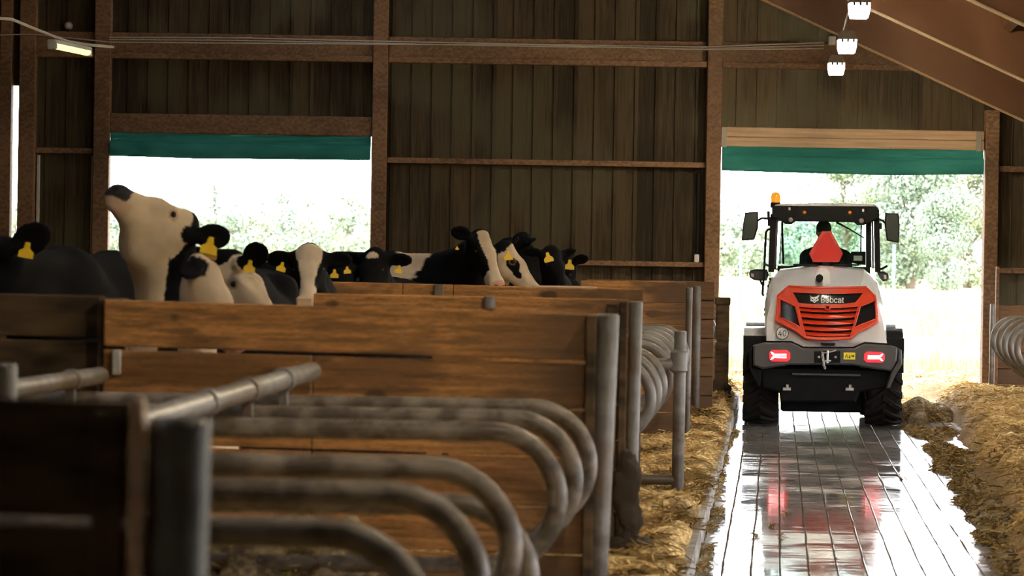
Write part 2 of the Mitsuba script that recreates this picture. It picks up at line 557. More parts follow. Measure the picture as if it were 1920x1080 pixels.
# ---- roof: deck, rafters with a light strip along the lower edge
structure('ceiling', 'brown pitched barn roof on deep timber rafters')
RD = 0.58
for Xa, Xb in ((XRIDGE + 0.15, XR + 0.8), (XL - 0.8, XRIDGE - 0.15)):
    secs = []
    for y in (YB - 0.3, WY + 0.6):
        secs.append([(ax(Xa, y), y, zr(Xa) + RD), (ax(Xb, y), y, zr(Xb) + RD), (ax(Xb, y), y, zr(Xb) + RD + 0.08), (ax(Xa, y), y, zr(Xa) + RD + 0.08)])
    put('ceiling__deck', loft(secs), 'm_rafter')
RY = [40.45 - 5.55 * i for i in range(9)]
for y in RY:
    for Xa, Xb in ((XRIDGE, XR), (XL, XRIDGE)):
        def sec(yy, o):
            return [(ax(Xa, y) , yy, zr(Xa) + o), (ax(Xb, y), yy, zr(Xb) + o), (ax(Xb, y), yy, zr(Xb) + RD), (ax(Xa, y), yy, zr(Xa) + RD)]
        r = put('ceiling__rafter', loft([sec(y - 0.12, 0), sec(y + 0.06, 0)]), 'm_rafter')
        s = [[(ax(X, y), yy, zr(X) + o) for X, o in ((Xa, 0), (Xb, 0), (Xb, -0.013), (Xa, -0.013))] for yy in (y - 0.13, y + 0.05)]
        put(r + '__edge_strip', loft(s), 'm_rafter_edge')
for X in np.arange(XRIDGE + 1.2, XR + 0.3, 1.35):
    s = [[(ax(X, y) + dx, y, zr(X + dx) + RD - dz) for dx, dz in ((-0.04, 0), (0.04, 0), (0.04, 0.14), (-0.04, 0.14))] for y in (YB, WY)]
    put('ceiling__purlin', loft(s), 'm_rafter')

# ---- ground: alley of long slabs with recessed joints, raised resting floor with curb
AL, AR = -0.45, 2.02
structure('floor', 'wet concrete alley of long slabs between dirty joints')
put('floor', box(-40, 40, YB - 1, WY + 0.35, -0.30, -0.012), 'm_joint')
cols_ = [(1371 + 54.8 * i) for i in range(-2, 12)]
edges = [AL] + [-0.295 + 0.1715 * i for i in range(0, 14)]
edges = [e for e in edges if e < AR - 0.05] + [AR]
for ci in range(len(edges) - 1):
    xa, xb = edges[ci], edges[ci + 1]
    y = 3.0 + (ci * 1.37) % 2.6
    ys = [3.0]
    while y < WY + 0.3:
        ys.append(y)
        y += 5.2 + 0.6 * ((ci * 7) % 3)
    ys.append(WY + 0.32)
    for si in range(len(ys) - 1):
        y0, y1 = ys[si] + 0.004, ys[si + 1] - 0.004
        if y1 - y0 < 0.3:
            continue
        n = max(2, min(8, int((y1 - y0) / 0.7)))
        yy = np.linspace(y0, y1, n + 1)

        def edge(X, side):
            w = 0.006 * (meshkit.noise(np.column_stack([yy * 1.9, np.full_like(yy, X * 9), yy * 0])) - 0.5) * 2
            return X + w + side * 0.004

        ea, eb = edge(xa, 1), edge(xb, -1)
        secs = [[(ax(ea[i], yy[i]), yy[i], -0.05), (ax(eb[i], yy[i]), yy[i], -0.05), (ax(eb[i], yy[i]), yy[i], -0.006), (ax(eb[i] - 0.003, yy[i]), yy[i], 0.0),
                 (ax(ea[i] + 0.003, yy[i]), yy[i], 0.0), (ax(ea[i], yy[i]), yy[i], -0.006)] for i in range(n + 1)]
        put('floor__slab', loft(secs), 'm_slab')


def ground_strip(Xa, Xb, z0, z1, y0=YB, y1=WY - 0.0):
    return loft([[(ax(Xa, y), y, z0), (ax(Xb, y), y, z0), (ax(Xb, y), y, z1), (ax(Xa, y), y, z1)] for y in (y0, y1)])


structure('trim_1', 'concrete curb along the left side of the wet alley')
put('trim_1', ground_strip(AL - 0.10, AL, -0.01, 0.155), 'm_conc')
structure('trim_2', 'concrete curb along the right side of the wet alley')
put('trim_2', ground_strip(AR, AR + 0.10, -0.012, 0.004), 'm_conc')
structure('resting_floor')
put('resting_floor', join([ground_strip(XL + 0.1, AL - 0.10, -0.01, 0.15), ground_strip(AR + 0.75, XR - 0.05, -0.01, 0.06)]), 'm_muck')

# ---- partitions of planks between the cubicles
PIPE_R = 0.05


def wood(x0, x1, y0, y1, z0, z1, b=0.006):
    return box(x0, x1, y0, y1, z0, z1, b)


def partition(Y, xa, xb, ztop, dz, label, rows=7, h=0.200, splits=(), zmin=0.17, mat='m_plank', xbs=None):
    """dz: how far the right end lies lower than the left one (the planks slope a little)."""
    key = thing('stall_partition', label, 'partition')
    z = ztop
    for r in range(rows):
        z1 = z - (0.014 if r == 1 else 0.008)
        z0 = max(z - h + 0.001, zmin)
        if z1 - z0 < 0.03:
            break
        cuts = [xa, *(splits if r or len(splits) > 1 else ()), xb]
        for i in range(len(cuts) - 1):
            m = box(cuts[i] + 0.002, cuts[i + 1] - 0.002, Y - 0.019 + RNG.uniform(-0.003, 0.003), Y + 0.019, z0, z1, 0.005)
            # slope
            v = np.array(m.vertices)
            v[:, 2] -= dz * (v[:, 0] - (xa + xb) / 2) / (xb - xa)
            put(key + '__plank', mkmesh(v, m.faces), mat)
        z -= h
    return key


def pipe_post(key, base, top, r, mat='m_pipe', name='post', cap=True):
    base, top = np.asarray(base, float), np.asarray(top, float)
    put(f'{key}__{name}', cyl(base, top, r, 24, bev=r * 0.18), mat, smooth=40)
    return key


def P1x(px, py, Y):
    return at(px, py, Y)


def lean_post(key, pt, pb, Y, r, zb, mat='m_pipe'):
    t, b = at(*pt, Y), at(*pb, Y)
    d = (b - t) / (b - t)[2]
    base = t + d * (zb - t[2])
    pipe_post(key, base, t, r, mat)


# the nearest one, dark and out of focus
k0 = partition(5.25, at(-60, 740, 5.25)[0], at(268, 740, 5.25)[0], at(130, 741, 5.25)[2], 0.006, 'dark plank partition nearest the camera, blurred at the lower left corner', mat='m_muckwood')
lean_post(k0, (337, 783), (330, 1080), 5.25, 0.0515, 0.15)
x0 = at(262, 740, 5.25)[0]
put(k0 + '__batten', box(x0 - 0.010, x0 + 0.012, 5.19, 5.25, 0.2, at(262, 745, 5.25)[2], 0.004), 'm_beam')
x0 = at(215, 740, 5.25)[0]
put(k0 + '__batten', box(x0 - 0.03, x0 + 0.02, 5.20, 5.23, 0.2, at(262, 770, 5.25)[2], 0.004), 'm_muckwood')
# the big one across the middle
Y1 = 13.6
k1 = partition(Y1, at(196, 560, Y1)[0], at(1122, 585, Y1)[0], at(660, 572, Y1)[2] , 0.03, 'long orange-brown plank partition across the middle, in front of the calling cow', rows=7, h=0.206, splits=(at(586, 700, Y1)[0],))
lean_post(k1, (1140, 588), (1118, 1080), Y1, 0.049, 0.15)
xx = at(1108, 600, Y1)[0]
put(k1 + '__channel', box(xx - 0.022, xx + 0.022, Y1 - 0.055, Y1 - 0.022, 0.15, at(1108, 592, Y1)[2], 0.004), 'm_muckwood')
# its left end: dark post and the darker boards beyond it
xp = at(201, 600, Y1)[0]
put(k1 + '__end_post', box(xp - 0.045, xp + 0.075, Y1 + 0.022, Y1 + 0.14, 0.15, at(201, 560, Y1)[2], 0.006), 'm_muckwood')
for px, py0, py1 in ((224, 655, 702),):
    xq = at(px, 670, Y1)[0]
    put(k1 + '__block', box(xq - 0.022, xq + 0.012, Y1 - 0.07, Y1 - 0.022, at(px, py1, Y1)[2], at(px, py0, Y1)[2], 0.004), 'm_housing')
kl = partition(Y1 + 0.16, at(-80, 550, Y1)[0], at(190, 552, Y1)[0], at(60, 549, Y1)[2], 0.004, 'dark stained plank partition at the left edge, left of the long orange one', rows=7, h=0.19, mat='m_muckwood')
# second
Y2 = 18.0
k2 = partition(Y2, at(588, 560, Y2)[0], at(1180, 566, Y2)[0], at(900, 553, Y2)[2], 0.006, 'second plank partition from the camera, its top showing just above the long one', rows=7, h=0.2, splits=(at(920, 560, Y2)[0],))
lean_post(k2, (1193, 565), (1180, 1030), Y2, 0.0375, 0.15)
xx = at(1168, 600, Y2)[0]
put(k2 + '__channel', box(xx - 0.02, xx + 0.02, Y2 - 0.06, Y2 - 0.022, 0.15, at(1168, 566, Y2)[2], 0.004), 'm_muckwood')
xx = at(1150, 600, Y2)[0]
put(k2 + '__channel', box(xx - 0.04, xx + 0.02, Y2 - 0.045, Y2 - 0.022, 0.15, at(1150, 570, Y2)[2], 0.004), 'm_muckwood')
xx = at(918, 560, Y2)[0]
put(k2 + '__bolt_sleeve', cyl((xx, Y2 - 0.05, at(918, 578, Y2)[2]), (xx, Y2 - 0.05, at(918, 556, Y2)[2]), 0.033, 18), 'm_pipe', smooth=40)
xx = at(572, 565, Y2)[0]
put(k2 + '__end_post', box(at(556, 565, Y2)[0], at(588, 565, Y2)[0], Y2 - 0.05, Y2 + 0.05, 0.15, at(572, 556, Y2)[2], 0.01), 'm_beam')
# third
Y3 = 23.6
k3 = partition(Y3, at(600, 530, Y3)[0], at(1206, 545, Y3)[0], at(900, 533, Y3)[2], 0.022, 'third plank partition, directly under the heads of the cows beside the brown wall', rows=7, h=0.2, splits=(at(755, 540, Y3)[0], at(850, 540, Y3)[0]))
xx = at(823, 540, Y3)[0]
put(k3 + '__bracket', box(xx - 0.035, xx + 0.035, Y3 - 0.05, Y3 - 0.022, 1.35, at(823, 533, Y3)[2], 0.005), 'm_pipe')
put(k3 + '__cap_rail', box(at(985, 536, Y3)[0], at(1120, 538, Y3)[0], Y3 - 0.03, Y3 + 0.06, at(1050, 541, Y3)[2], at(1050, 536, Y3)[2], 0.008), 'm_beam')
# fourth
Y4 = 29.3
k4 = partition(Y4, at(1088, 526, Y4)[0], at(1287, 530, Y4)[0], at(1190, 526, Y4)[2], 0.0, 'fourth plank partition, seen above the short pipe post beside the alley', rows=7, h=0.2)
lean_post(k4, (1293, 539), (1287, 824), Y4, 0.029, 0.15)
# fifth
Y5 = 33.5
k5 = partition(Y5, at(1100, 525, Y5)[0], at(1340, 529, Y5)[0], at(1212, 524.5, Y5)[2], 0.004, 'farthest plank partition, reaching to the doorway post on the left side', rows=7, h=0.2)
lean_post(k5, (1307, 536), (1304, 780), Y5, 0.047, 0.15)
xx = at(1328, 540, Y5)[0]
put(k5 + '__panel', box(xx - 0.065, xx + 0.065, Y5 + 0.03, Y5 + 0.07, 0.2, at(1328, 529, Y5)[2], 0.006), 'm_muckwood')
# the stout wooden post by the doorway
Yw = 36.9
kp = thing('gate_post', 'stout dark wooden post standing in straw left of the loader', 'post')
xx = at(1354, 640, Yw)[0]
put(kp + '__shaft', box(xx - 0.075, xx + 0.075, Yw - 0.07, Yw + 0.07, 0.15, at(1354, 560, Yw)[2], 0.012), 'm_muckwood')
put(kp + '__cap', box(xx - 0.085, xx + 0.085, Yw - 0.08, Yw + 0.08, at(1354, 572, Yw)[2], at(1354, 559, Yw)[2] + 0.01, 0.01), 'm_muckwood')
put(kp + '__hinge_pin', cyl((xx - 0.10, Yw - 0.05, at(1345, 640, Yw)[2]), (xx - 0.06, Yw - 0.05, at(1345, 640, Yw)[2]), 0.02, 12), 'm_steel', smooth=40)
# short pipe post with two cross pipes
Yg = 22.4
kg = thing('pipe_post', 'short grey pipe post with two stub cross pipes beside the alley', 'post')
pt, pb = at(1276, 620, Yg), at(1270, 925, Yg)
pipe_post(kg, (pb[0], Yg, 0.15), pt, 0.043, name='shaft')
for py, r, n in ((683, 0.042, 'upper_arm'), (900, 0.036, 'lower_arm')):
    q = at(1273, py, Yg)
    put(f'{kg}__{n}', cyl(q + [-0.42, 0.02, 0.0], q + [0.0, 0.0, 0], r, 20, 0.006), 'm_pipe', smooth=40)
q = at(1273, 678, Yg)
put(kg + '__collar', cyl(q - [0, 0, 0.085], q + [0, 0, 0.085], 0.060, 24, 0.022), 'm_pipe', smooth=40)


# ---- cubicle dividers: one bent pipe each
def divider_path(xh, xe, zt, R=0.235, low=0.62):
    """From the head end xh along the top to the bend near xe and back underneath."""
    pts = [(xh, zt)]
    s = 1 if xe > xh else -1
    cx = xe - s * R
    for t in np.linspace(0, 1, 5)[1:]:
        pts.append((xh + (cx - xh) * t, zt))
    for a in np.linspace(90, -48, 16)[1:]:
        pts.append((cx + s * R * math.cos(math.radians(a)), zt - R + R * math.sin(math.radians(a))))
    lx, lz = pts[-1]
    dx, dz = -s * math.sin(math.radians(48)), -math.cos(math.radians(48))
    L = (lz - low) / (-dz) * 0.85
    for t in (0.4, 0.75, 1.0):
        pts.append((lx + dx * L * t, lz + dz * L * t))
    lx, lz = pts[-1]
    for t in np.linspace(0, 1, 5)[1:]:
        pts.append((lx - s * 0.16 * t - s * 0.0, lz - 0.07 * (1 - (1 - t) ** 2)))
    lx, lz = pts[-1]
    pts.append((xh + s * 0.0, lz))
    return np.array(pts)


def divider(Y, Xe, label, zt=1.257, r=0.034, Xh=-3.05, group=None, low=0.62, mat='m_pipe_dark'):
    key = thing('stall_divider', label, 'divider', group)
    xh, xe = ax(Xh, Y), ax(Xe, Y)
    p = divider_path(xh, xe, zt - r, low=low)
    P3 = np.column_stack([p[:, 0], np.full(len(p), Y), p[:, 1]])
    put(key + '__pipe', tube(P3, r, 16), mat, smooth=50)
    zl = p[-1][1]
    put(key + '__upright', cyl((xh, Y, 0.15), (xh, Y, zt + 0.03), 0.038, 16, 0.006), mat, smooth=40)
    return key


ORD = ('nearest', 'second', 'third', 'fourth', 'farthest')
NEAR = [(7.0, 'nearest bent pipe divider, its curve cut off by the bottom edge'), (8.15, 'second nearest bent pipe divider, its curve reaching the bottom edge left of centre'),
        (9.18, 'third nearest bent pipe divider, with the widest visible curve in the front group'), (9.9, 'lower bent pipe divider tucked just behind the front group'),
        (11.14, 'frontmost of the three bent pipe dividers just below the long partition'), (12.06, 'middle of the three bent pipe dividers just below the long partition'),
        (13.0, 'rearmost of the three bent pipe dividers, close against the long partition')]
for i, (Y, lb) in enumerate(NEAR):
    divider(Y, -0.75 if i != 3 else -0.752, lb, zt=1.262 if i != 3 else 1.262 - 0.16, low=0.62 if i != 3 else 0.48)
for i, Y in enumerate((19.35, 20.35, 21.35, 22.9)):
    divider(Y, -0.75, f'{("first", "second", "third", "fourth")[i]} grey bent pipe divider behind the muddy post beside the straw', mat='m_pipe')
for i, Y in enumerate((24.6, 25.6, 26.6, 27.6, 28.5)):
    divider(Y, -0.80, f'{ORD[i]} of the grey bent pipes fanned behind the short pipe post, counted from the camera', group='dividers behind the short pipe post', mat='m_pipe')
for i, Y in enumerate((34.6, 35.5, 36.4, 37.4, 38.4)):
    divider(Y, -0.75, f'{ORD[i]} of the grey bent pipes fanned left of the doorway, counted from the camera', group='dividers left of the doorway', mat='m_pipe', Xh=-2.9)
for i, Y in enumerate((32.6, 33.5, 34.4, 35.3, 36.2)):
    divider(Y, 2.46, f'{ORD[i]} of the grey bent pipes fanned at the right edge, counted from the camera', group='dividers at the right edge', mat='m_pipe', Xh=4.6)
# right-hand partition behind that fan
kr = partition(39.9, X_of(1871, 39.9), ax(XR - 0.3, 39.9), Z_of(571, 1890, 39.9), 0.0, 'reddish plank partition behind the pipes at the right edge', rows=7)
put(kr + '__post', cyl((X_of(1862, 39.8), 39.8, 0.15), (X_of(1862, 39.8), 39.8, Z_of(570, 1862, 39.8)), 0.03, 16), 'm_pipe', smooth=40)
put(kr + '__batten', box(X_of(1868, 39.8), X_of(1874, 39.8), 39.78, 39.85, 0.15, Z_of(500, 1870, 39.8), 0.004), 'm_frame')

# neck rails along the stalls
def neck_rail(pa, pb, r, label, clamps):
    key = thing('neck_rail', label, 'pipe rail')
    a, b2 = np.array(pa, float), np.array(pb, float)
    put(key + '__pipe', cyl(a, b2, r, 18, 0.004), 'm_pipe', smooth=40)
    for t in clamps:
        c = a + (b2 - a) * t
        d = (b2 - a) / np.linalg.norm(b2 - a)
        put(key + '__clamp', join([cyl(c - d * 0.035, c + d * 0.035, r + 0.009, 18, 0.004), box(c[0] - 0.02, c[0] + 0.02, c[1] - 0.02, c[1] + 0.02, c[2] - 0.11, c[2] - r, 0.004)]), 'm_pipe', smooth=40)
    return key


a, b2 = at(284, 786, 9.9), at(585, 696, 13.45)
d = (b2 - a) / (b2 - a)[1]
neck_rail(a - d * 3.2, b2, 0.040, 'pale grey pipe rail running back from the blurred post to the long partition', (0.62, 0.75, 0.88))
a, b2 = at(34, 728, 11.6), at(188, 704, 13.45)
d = (b2 - a) / (b2 - a)[1]
neck_rail(a - d * 3.0, b2, 0.036, 'grey pipe rail at the left edge ending at the dark partition', (0.55, 0.85))
ks = thing('stall_post', 'grey post top at the far left edge under the dark partition', 'post')
pt = at(14, 682, 9.0)
pipe_post(ks, (pt[0], 9.0, 0.15), pt, 0.028, name='shaft')

# ---- conduits and lamps
for i, (pts, lb) in enumerate(((((205, 70), (450, 71), (690, 77), (1000, 83), (1320, 88), (1450, 83), (1545, 80)), 'uppermost thin grey cable along the end wall'),
                               (((205, 74), (450, 76), (690, 81), (1000, 87), (1320, 91), (1450, 88), (1545, 85)), 'middle thin grey cable along the end wall'),
                               (((-10, 66), (60, 64), (205, 79), (690, 83), (1000, 84), (1320, 93), (1545, 91)), 'lowest thin grey cable along the end wall'))):
    P = np.array([at(px, py, WY - 0.235 - 0.012 * i) for px, py in pts])
    t = np.linspace(0, len(P) - 1, 40)
    Q = np.column_stack([np.interp(t, np.arange(len(P)), P[:, c]) for c in range(3)])
    tag(put('wall_cable', tube(Q, 0.0085, 8), 'm_cable', smooth=True), lb, 'cable')
kb = thing('junction_box', 'pale cable box where the wall cables end near the lamps', 'electrical box')
c = at(1560, 76, WY - 0.1)
put(kb + '__box', obox(c, (0.10, 0.08, 0.12), 0.01), 'm_housing')
put(kb + '__lid', obox(c - [0, 0.045, 0], (0.085, 0.012, 0.10), 0.004), 'm_letter')
kb = thing('camera_dome', 'small round pale fitting on the wall above the tube lamp', 'fitting')
c = at(128, 48, WY - 0.05)
put(kb + '__dome', lathe([(0.001, -0.06), (0.035, -0.05), (0.05, -0.02), (0.055, 0.03), (0.001, 0.03)], 'y', 20).apply_translation(c), 'm_housing', smooth=50)
put(kb + '__stem', cyl(c + [0, 0, -0.04], c + [0, 0, -0.14], 0.02, 12), 'm_black', smooth=40)


def emit(L, tint):
    return {'type': 'area', 'radiance': col([L * t for t in tint])}


WARM = (1.0, 0.85, 0.61)


def floodlight(X, Y, z, label, group=None, tilt=0.0, s=1.0):
    key = thing('flood_lamp', label, 'lamp', group)
    c = np.array([ax(X, Y), Y, z])
    # a shallow housing like a lampshade, three lit panes facing down and towards the viewer's end
    def ring(w, d, zz):
        return [(c[0] + sx * w * s / 2, c[1] + sy * d * s / 2, c[2] + zz * s) for sx, sy in ((-1, -1), (1, -1), (1, 1), (-1, 1))]
    put(key + '__housing', loft([ring(0.13, 0.16, 0.125), ring(0.15, 0.18, 0.11), ring(0.19, 0.24, 0.03)]), 'm_housing')
    lens = loft([ring(0.19, 0.24, 0.028), ring(0.185, 0.235, -0.05), ring(0.155, 0.195, -0.115)])
    scene[numbered(key + '__diffuser')] = {**mikit.ply(lens, 'm_letter'), 'emitter': emit(LAMP_L, WARM)}
    for k in (-1, 0, 1):
        put(key + '__clip', obox(c + np.array([k * 0.06 * s, -0.121 * s, 0.015 * s]), (0.018, 0.012, 0.03), 0.002), 'm_black')
    put(key + '__hanger', cyl(c + [0, 0, 0.12 * s], c + [0, 0, 0.28], 0.008, 8), 'm_cable', smooth=True)
    return c


LAMPS = []
for i, (px, py, Y, s) in enumerate(((1611, 12, 29.0, 0.95), (1588, 80, 33.9, 1.0), (1568, 123, 38.3, 0.98))):
    w = at(px, py, Y)
    LAMPS.append(floodlight(w[0] - SK * Y, Y, w[2], ('nearest of the three lit lamps in a row, cut by the top edge', 'middle of the three lit lamps hanging over the alley', 'farthest of the three lit lamps, just in front of the end wall')[i], s=s))
for Y in (23.8, 18.5, 13.2, 8.0):
    LAMPS.insert(0, floodlight(0.75, Y, 4.12, 'lit lamp hanging over the alley out of the frame', 'lamps out of the frame'))
LAMPS.sort(key=lambda c: c[1])
pts = []
for a, b2 in zip(LAMPS[:-1], LAMPS[1:]):
    for t in np.linspace(0, 1, 10, endpoint=False):
        q = a + (b2 - a) * t
        pts.append(q + [0, 0, 0.294 - 0.06 * math.sin(math.pi * t)])
pts.append(LAMPS[-1] + [0, 0, 0.294])
tag(put('lamp_cable', tube(pts, 0.011, 8), 'm_cable', smooth=True), 'cable linking the hanging lamps over the alley', 'cable')


def tube_lamp(c0, c1, label, group=None):
    key = thing('tube_lamp', label, 'lamp', group)
    c0, c1 = np.asarray(c0, float), np.asarray(c1, float)
    d = (c1 - c0) / np.linalg.norm(c1 - c0)
    up = np.array([0, 0, 1.0])
    side = np.cross(d, up)
    def ring(c, w, h0, h1):
        return [c - side * w + up * h0, c + side * w + up * h0, c + side * w * 0.7 + up * h1, c - side * w * 0.7 + up * h1]
    put(key + '__housing', loft([ring(c0 - d * 0.03, 0.05, 0.01, 0.05), ring(c1 + d * 0.03, 0.05, 0.01, 0.05)]), 'm_housing')
    scene[numbered(key + '__diffuser')] = {**mikit.ply(tube([c0, c0 + d * 0.02, c1 - d * 0.02, c1], [0.03, 0.045, 0.045, 0.03], 14), 'm_letter', smooth=40), 'emitter': emit(0.95, (1.0, 0.98, 0.26))}
    for c in (c0, c1):
        put(key + '__end_cap', obox(c, (0.10, 0.05, 0.10), 0.01), 'm_housing')


tube_lamp(at(98, 83, 33.0), at(164, 97, 35.0), 'long lit yellowish tube lamp hanging at the upper left')
P = np.array([at(-20, 33, 30.2), at(22, 36, 31.0), at(55, 50, 32.0), at(100, 68, 33.0), at(128, 78, 34.0), at(165, 84, 35.0), at(212, 88, 36.5)])
t = np.linspace(0, len(P) - 1, 40)
Q = np.column_stack([np.interp(t, np.arange(len(P)), P[:, c]) for c in range(3)])
tag(put('hanging_cable', tube(Q, 0.016, 8), 'm_cable', smooth=True), 'pale hanging cable from which the tube lamp hangs, upper left', 'cable')

# ================================================================== the loader
LY0 = 35.1                                                   # its rearmost face stands at this depth
LO = np.array([at(1540, 793, 36.0)[0] - SK * 0.9, LY0, 0.0])
LA = math.atan(SK)
LM = np.eye(4)
LM[:3, :3] = np.array([[math.cos(LA), math.sin(LA), 0], [-math.sin(LA), math.cos(LA), 0], [0, 0, 1]])
LM[:3, 3] = LO


def lp(px, py, ly):
    """(lx, lz) in the loader's own frame of the place of the frame at its depth ly."""
    w = at(px, py, LY0 + ly) - LO
    lx = math.cos(LA) * w[0] - math.sin(LA) * w[1]
    return lx, w[2]


def lpoly(pts, ly, ox=0.0, oy=0.0, s=1.0):
    return np.array([lp(ox + x / s, oy + y / s, ly) for x, y in pts])


WL = thing('wheel_loader', 'white and orange-red compact wheel loader driving out through the doorway', 'loader')


def lput(name, mesh, mat, smooth=False, parent=None, bend=False, **kw):
    m = mesh.copy()
    if bend:
        vv, ff = trimesh.remesh.subdivide_to_size(np.array(m.vertices), np.array(m.faces), 0.07, max_iter=12)
        m = mkmesh(vv, ff)
        v = np.array(m.vertices)
        v[:, 1] += rear(v[:, 0], v[:, 2])
        m = mkmesh(v, m.faces)
    m.apply_transform(LM)
    return put(f'{parent or WL}__{name}', m, mat, smooth=smooth, **kw)


def rear(lx, lz):
    """How far forward the hood's rear face lies (the face bulges and leans)."""
    return 0.02 + 0.22 * np.asarray(lx) ** 2 + 0.22 * np.maximum(0, np.asarray(lz) - 1.0)


# hood
sec0 = lpoly([(1437, 662), (1437, 600), (1447, 558), (1478, 540), (1512, 541), (1541, 542), (1572, 541), (1612, 541), (1640, 556), (1655, 600), (1664, 648), (1664, 662), (1612, 664), (1541, 666), (1480, 664)], 0.1)
H0s = np.column_stack([sec0[:, 0], rear(sec0[:, 0], sec0[:, 1]) + 0.02, sec0[:, 1]])
sec1 = lpoly([(1433, 662), (1434, 570), (1442, 532), (1464, 508), (1512, 506), (1541, 506), (1572, 506), (1620, 508), (1645, 532), (1657, 575), (1664, 648), (1664, 662), (1612, 664), (1541, 666), (1480, 664)], 0.5)
sec2 = lpoly([(1433, 662), (1434, 565), (1441, 528), (1463, 504), (1512, 498.5), (1541, 497.5), (1572, 498.5), (1620, 504), (1646, 528), (1657, 570), (1664, 648), (1664, 662), (1612, 664), (1541, 666), (1480, 664)], 1.0)


def s3(p, y):
    return np.column_stack([p[:, 0], np.full(len(p), y), p[:, 1]])


HOOD = lput('hood', loft([H0s, s3(sec1, 0.50), s3(sec2, 1.0)]), 'm_white', smooth=28)
# raised spine with the exhaust, two dark slots, side louvres
p = lpoly([(1524, 543), (1530, 512), (1536, 503), (1550, 503), (1556, 512), (1558, 543)], 0.35)
lput('spine', loft([np.column_stack([p[:, 0], 0.22 + 0.45 * (p[:, 1] - p[:, 1].min()), p[:, 1]]), np.column_stack([p[:, 0], 0.40 + 0.45 * (p[:, 1] - p[:, 1].min()), p[:, 1] - 0.01])]), 'm_white', parent=HOOD)
x, z = lp(1536.5, 521, 0.15)
ex = cyl((x, 0.12, z), (x, 0.45, z - 0.02), 0.040, 20, 0.004)
lput('exhaust_pipe', ex, 'm_black', 40)
lput('exhaust_bore', cyl((x, 0.112, z + 0.002), (x, 0.118, z + 0.002), 0.030, 18), 'm_blackgloss')
for xa, xb in ((1487, 1534), (1562, 1610)):
    (x0, z0), (x1, z1) = lp(xa, 501, 0.95), lp(xb, 499, 0.95)
    lput('vent_slot', box(x0, x1, 0.80, 0.93, z1 + 0.004, z1 + 0.022, 0.003), 'm_black', parent=HOOD)
for i in range(8):
    px, py = 1444 - 1.55 * i, 523 + 6.5 * i if i < 3 else 523 + 9.5 * i
    px = max(px, 1434.5)
    x0, z0 = lp(px, py, 0.55)
    lput('louvre', box(x0 - 0.012, x0 + 0.010, 0.48, 0.86, z0 - 0.018, z0 + 0.014, 0.004), 'm_gray' if i % 2 else 'm_black', parent=HOOD)

# grille: red frame with cut-outs, sign, mesh inserts, red slats
G = dict(ox=1420, oy=500, s=4.5)
outer = lpoly([(255, 168), (420, 176), (590, 179), (760, 178), (925, 174), (1005, 250), (1014, 350), (1022, 460), (935, 515), (860, 545), (790, 602), (690, 612), (590, 616), (490, 611), (400, 600), (330, 545), (240, 500), (150, 455), (158, 350), (165, 245)], 0.05, **G)
sign = lpoly([(302, 218), (450, 226), (600, 229), (750, 229), (890, 224), (828, 302), (700, 316), (590, 318), (480, 318), (350, 306)], 0.05, **G)
inl = lpoly([(188, 270), (322, 335), (364, 510), (190, 428)], 0.05, **G)
inr = lpoly([(868, 335), (1000, 282), (1003, 440), (818, 512)], 0.05, **G)
mid = lpoly([(352, 340), (480, 350), (590, 352), (700, 350), (848, 338), (782, 588), (690, 592), (590, 594), (490, 592), (412, 584)], 0.05, **G)
frame = Polygon(outer).buffer(0)
for h in (sign, inl, inr, mid):
    frame = frame.difference(Polygon(h))
frame = frame.segmentize(0.12)
GR = lput('grille_frame', sheet_prism(frame, -0.030, 0.05), 'm_red', bend=True)
# raised rims of the frame
def rim(pts, name, r=0.010, y=-0.034):
    P = np.vstack([pts, pts[:1]])
    Q = np.vstack([P[i] + (P[i + 1] - P[i]) * t for i in range(len(P) - 1) for t in np.linspace(0, 1, 4, endpoint=False)] + [P[-1:]])
    lput(name, tube(np.column_stack([Q[:, 0], np.full(len(Q), y), Q[:, 1]]), r, 8), 'm_red', smooth=True, parent=GR, bend=True)
rim(outer * [0.975, 1] + [0, 0.0], 'outer_rim', 0.013, -0.026)
rim(inl, 'rim', 0.009)
rim(inr, 'rim', 0.009)
back = Polygon(outer).buffer(-0.02).segmentize(0.12)
lput('grille_backing', sheet_prism(back, 0.03, 0.045), 'm_black', bend=True)
lput('sign_panel', sheet_prism(Polygon(sign).buffer(0.004).segmentize(0.1), -0.012, 0.028), 'm_blackgloss', bend=True)
for q in (inl, inr):
    lput('mesh_insert', sheet_prism(Polygon(q).buffer(0.002).segmentize(0.1), -0.008, 0.028), 'm_blackgloss', bend=True)
for yl, xa, xb, th in ((362, 350, 850, 22), (408, 362, 842, 34), (462, 374, 830, 32), (515, 386, 815, 30), (562, 398, 800, 26)):
    up_, lo_ = [], []
    for t in np.linspace(0, 1, 9):
        sag = 14 * math.sin(math.pi * t)
        up_.append((xa + (xb - xa) * t, yl - th * 0.5 + sag))
        lo_.append((xa + (xb - xa) * t, yl + th * 0.5 + sag))
    q = lpoly(up_ + lo_[::-1], 0.05, **G)
    n = len(up_)
    a = np.column_stack([q[:, 0], np.concatenate([np.full(n, 0.02), np.full(n, -0.028)]), q[:, 1]])
    b = a + [0, 0.022, 0.004]
    lput('grille_slat', loft([a, b]), 'm_red', parent=GR, bend=True)
x, z = lp(1420 + 593 / 4.5, 500 + 346 / 4.5, 0.0)
CR_ = lput('camera_ring', lathe([(0.016, 0.03), (0.016, -0.045), (0.022, -0.052), (0.034, -0.045), (0.036, 0.03)], 'y', 22).apply_translation((x, 0, z)), 'm_red', 40, bend=True)
lput('camera_lens', lathe([(0.0005, -0.046), (0.012, -0.044), (0.0165, -0.036), (0.0165, 0.02)], 'y', 18).apply_translation((x, 0, z)), 'm_blackgloss', 40, bend=True)
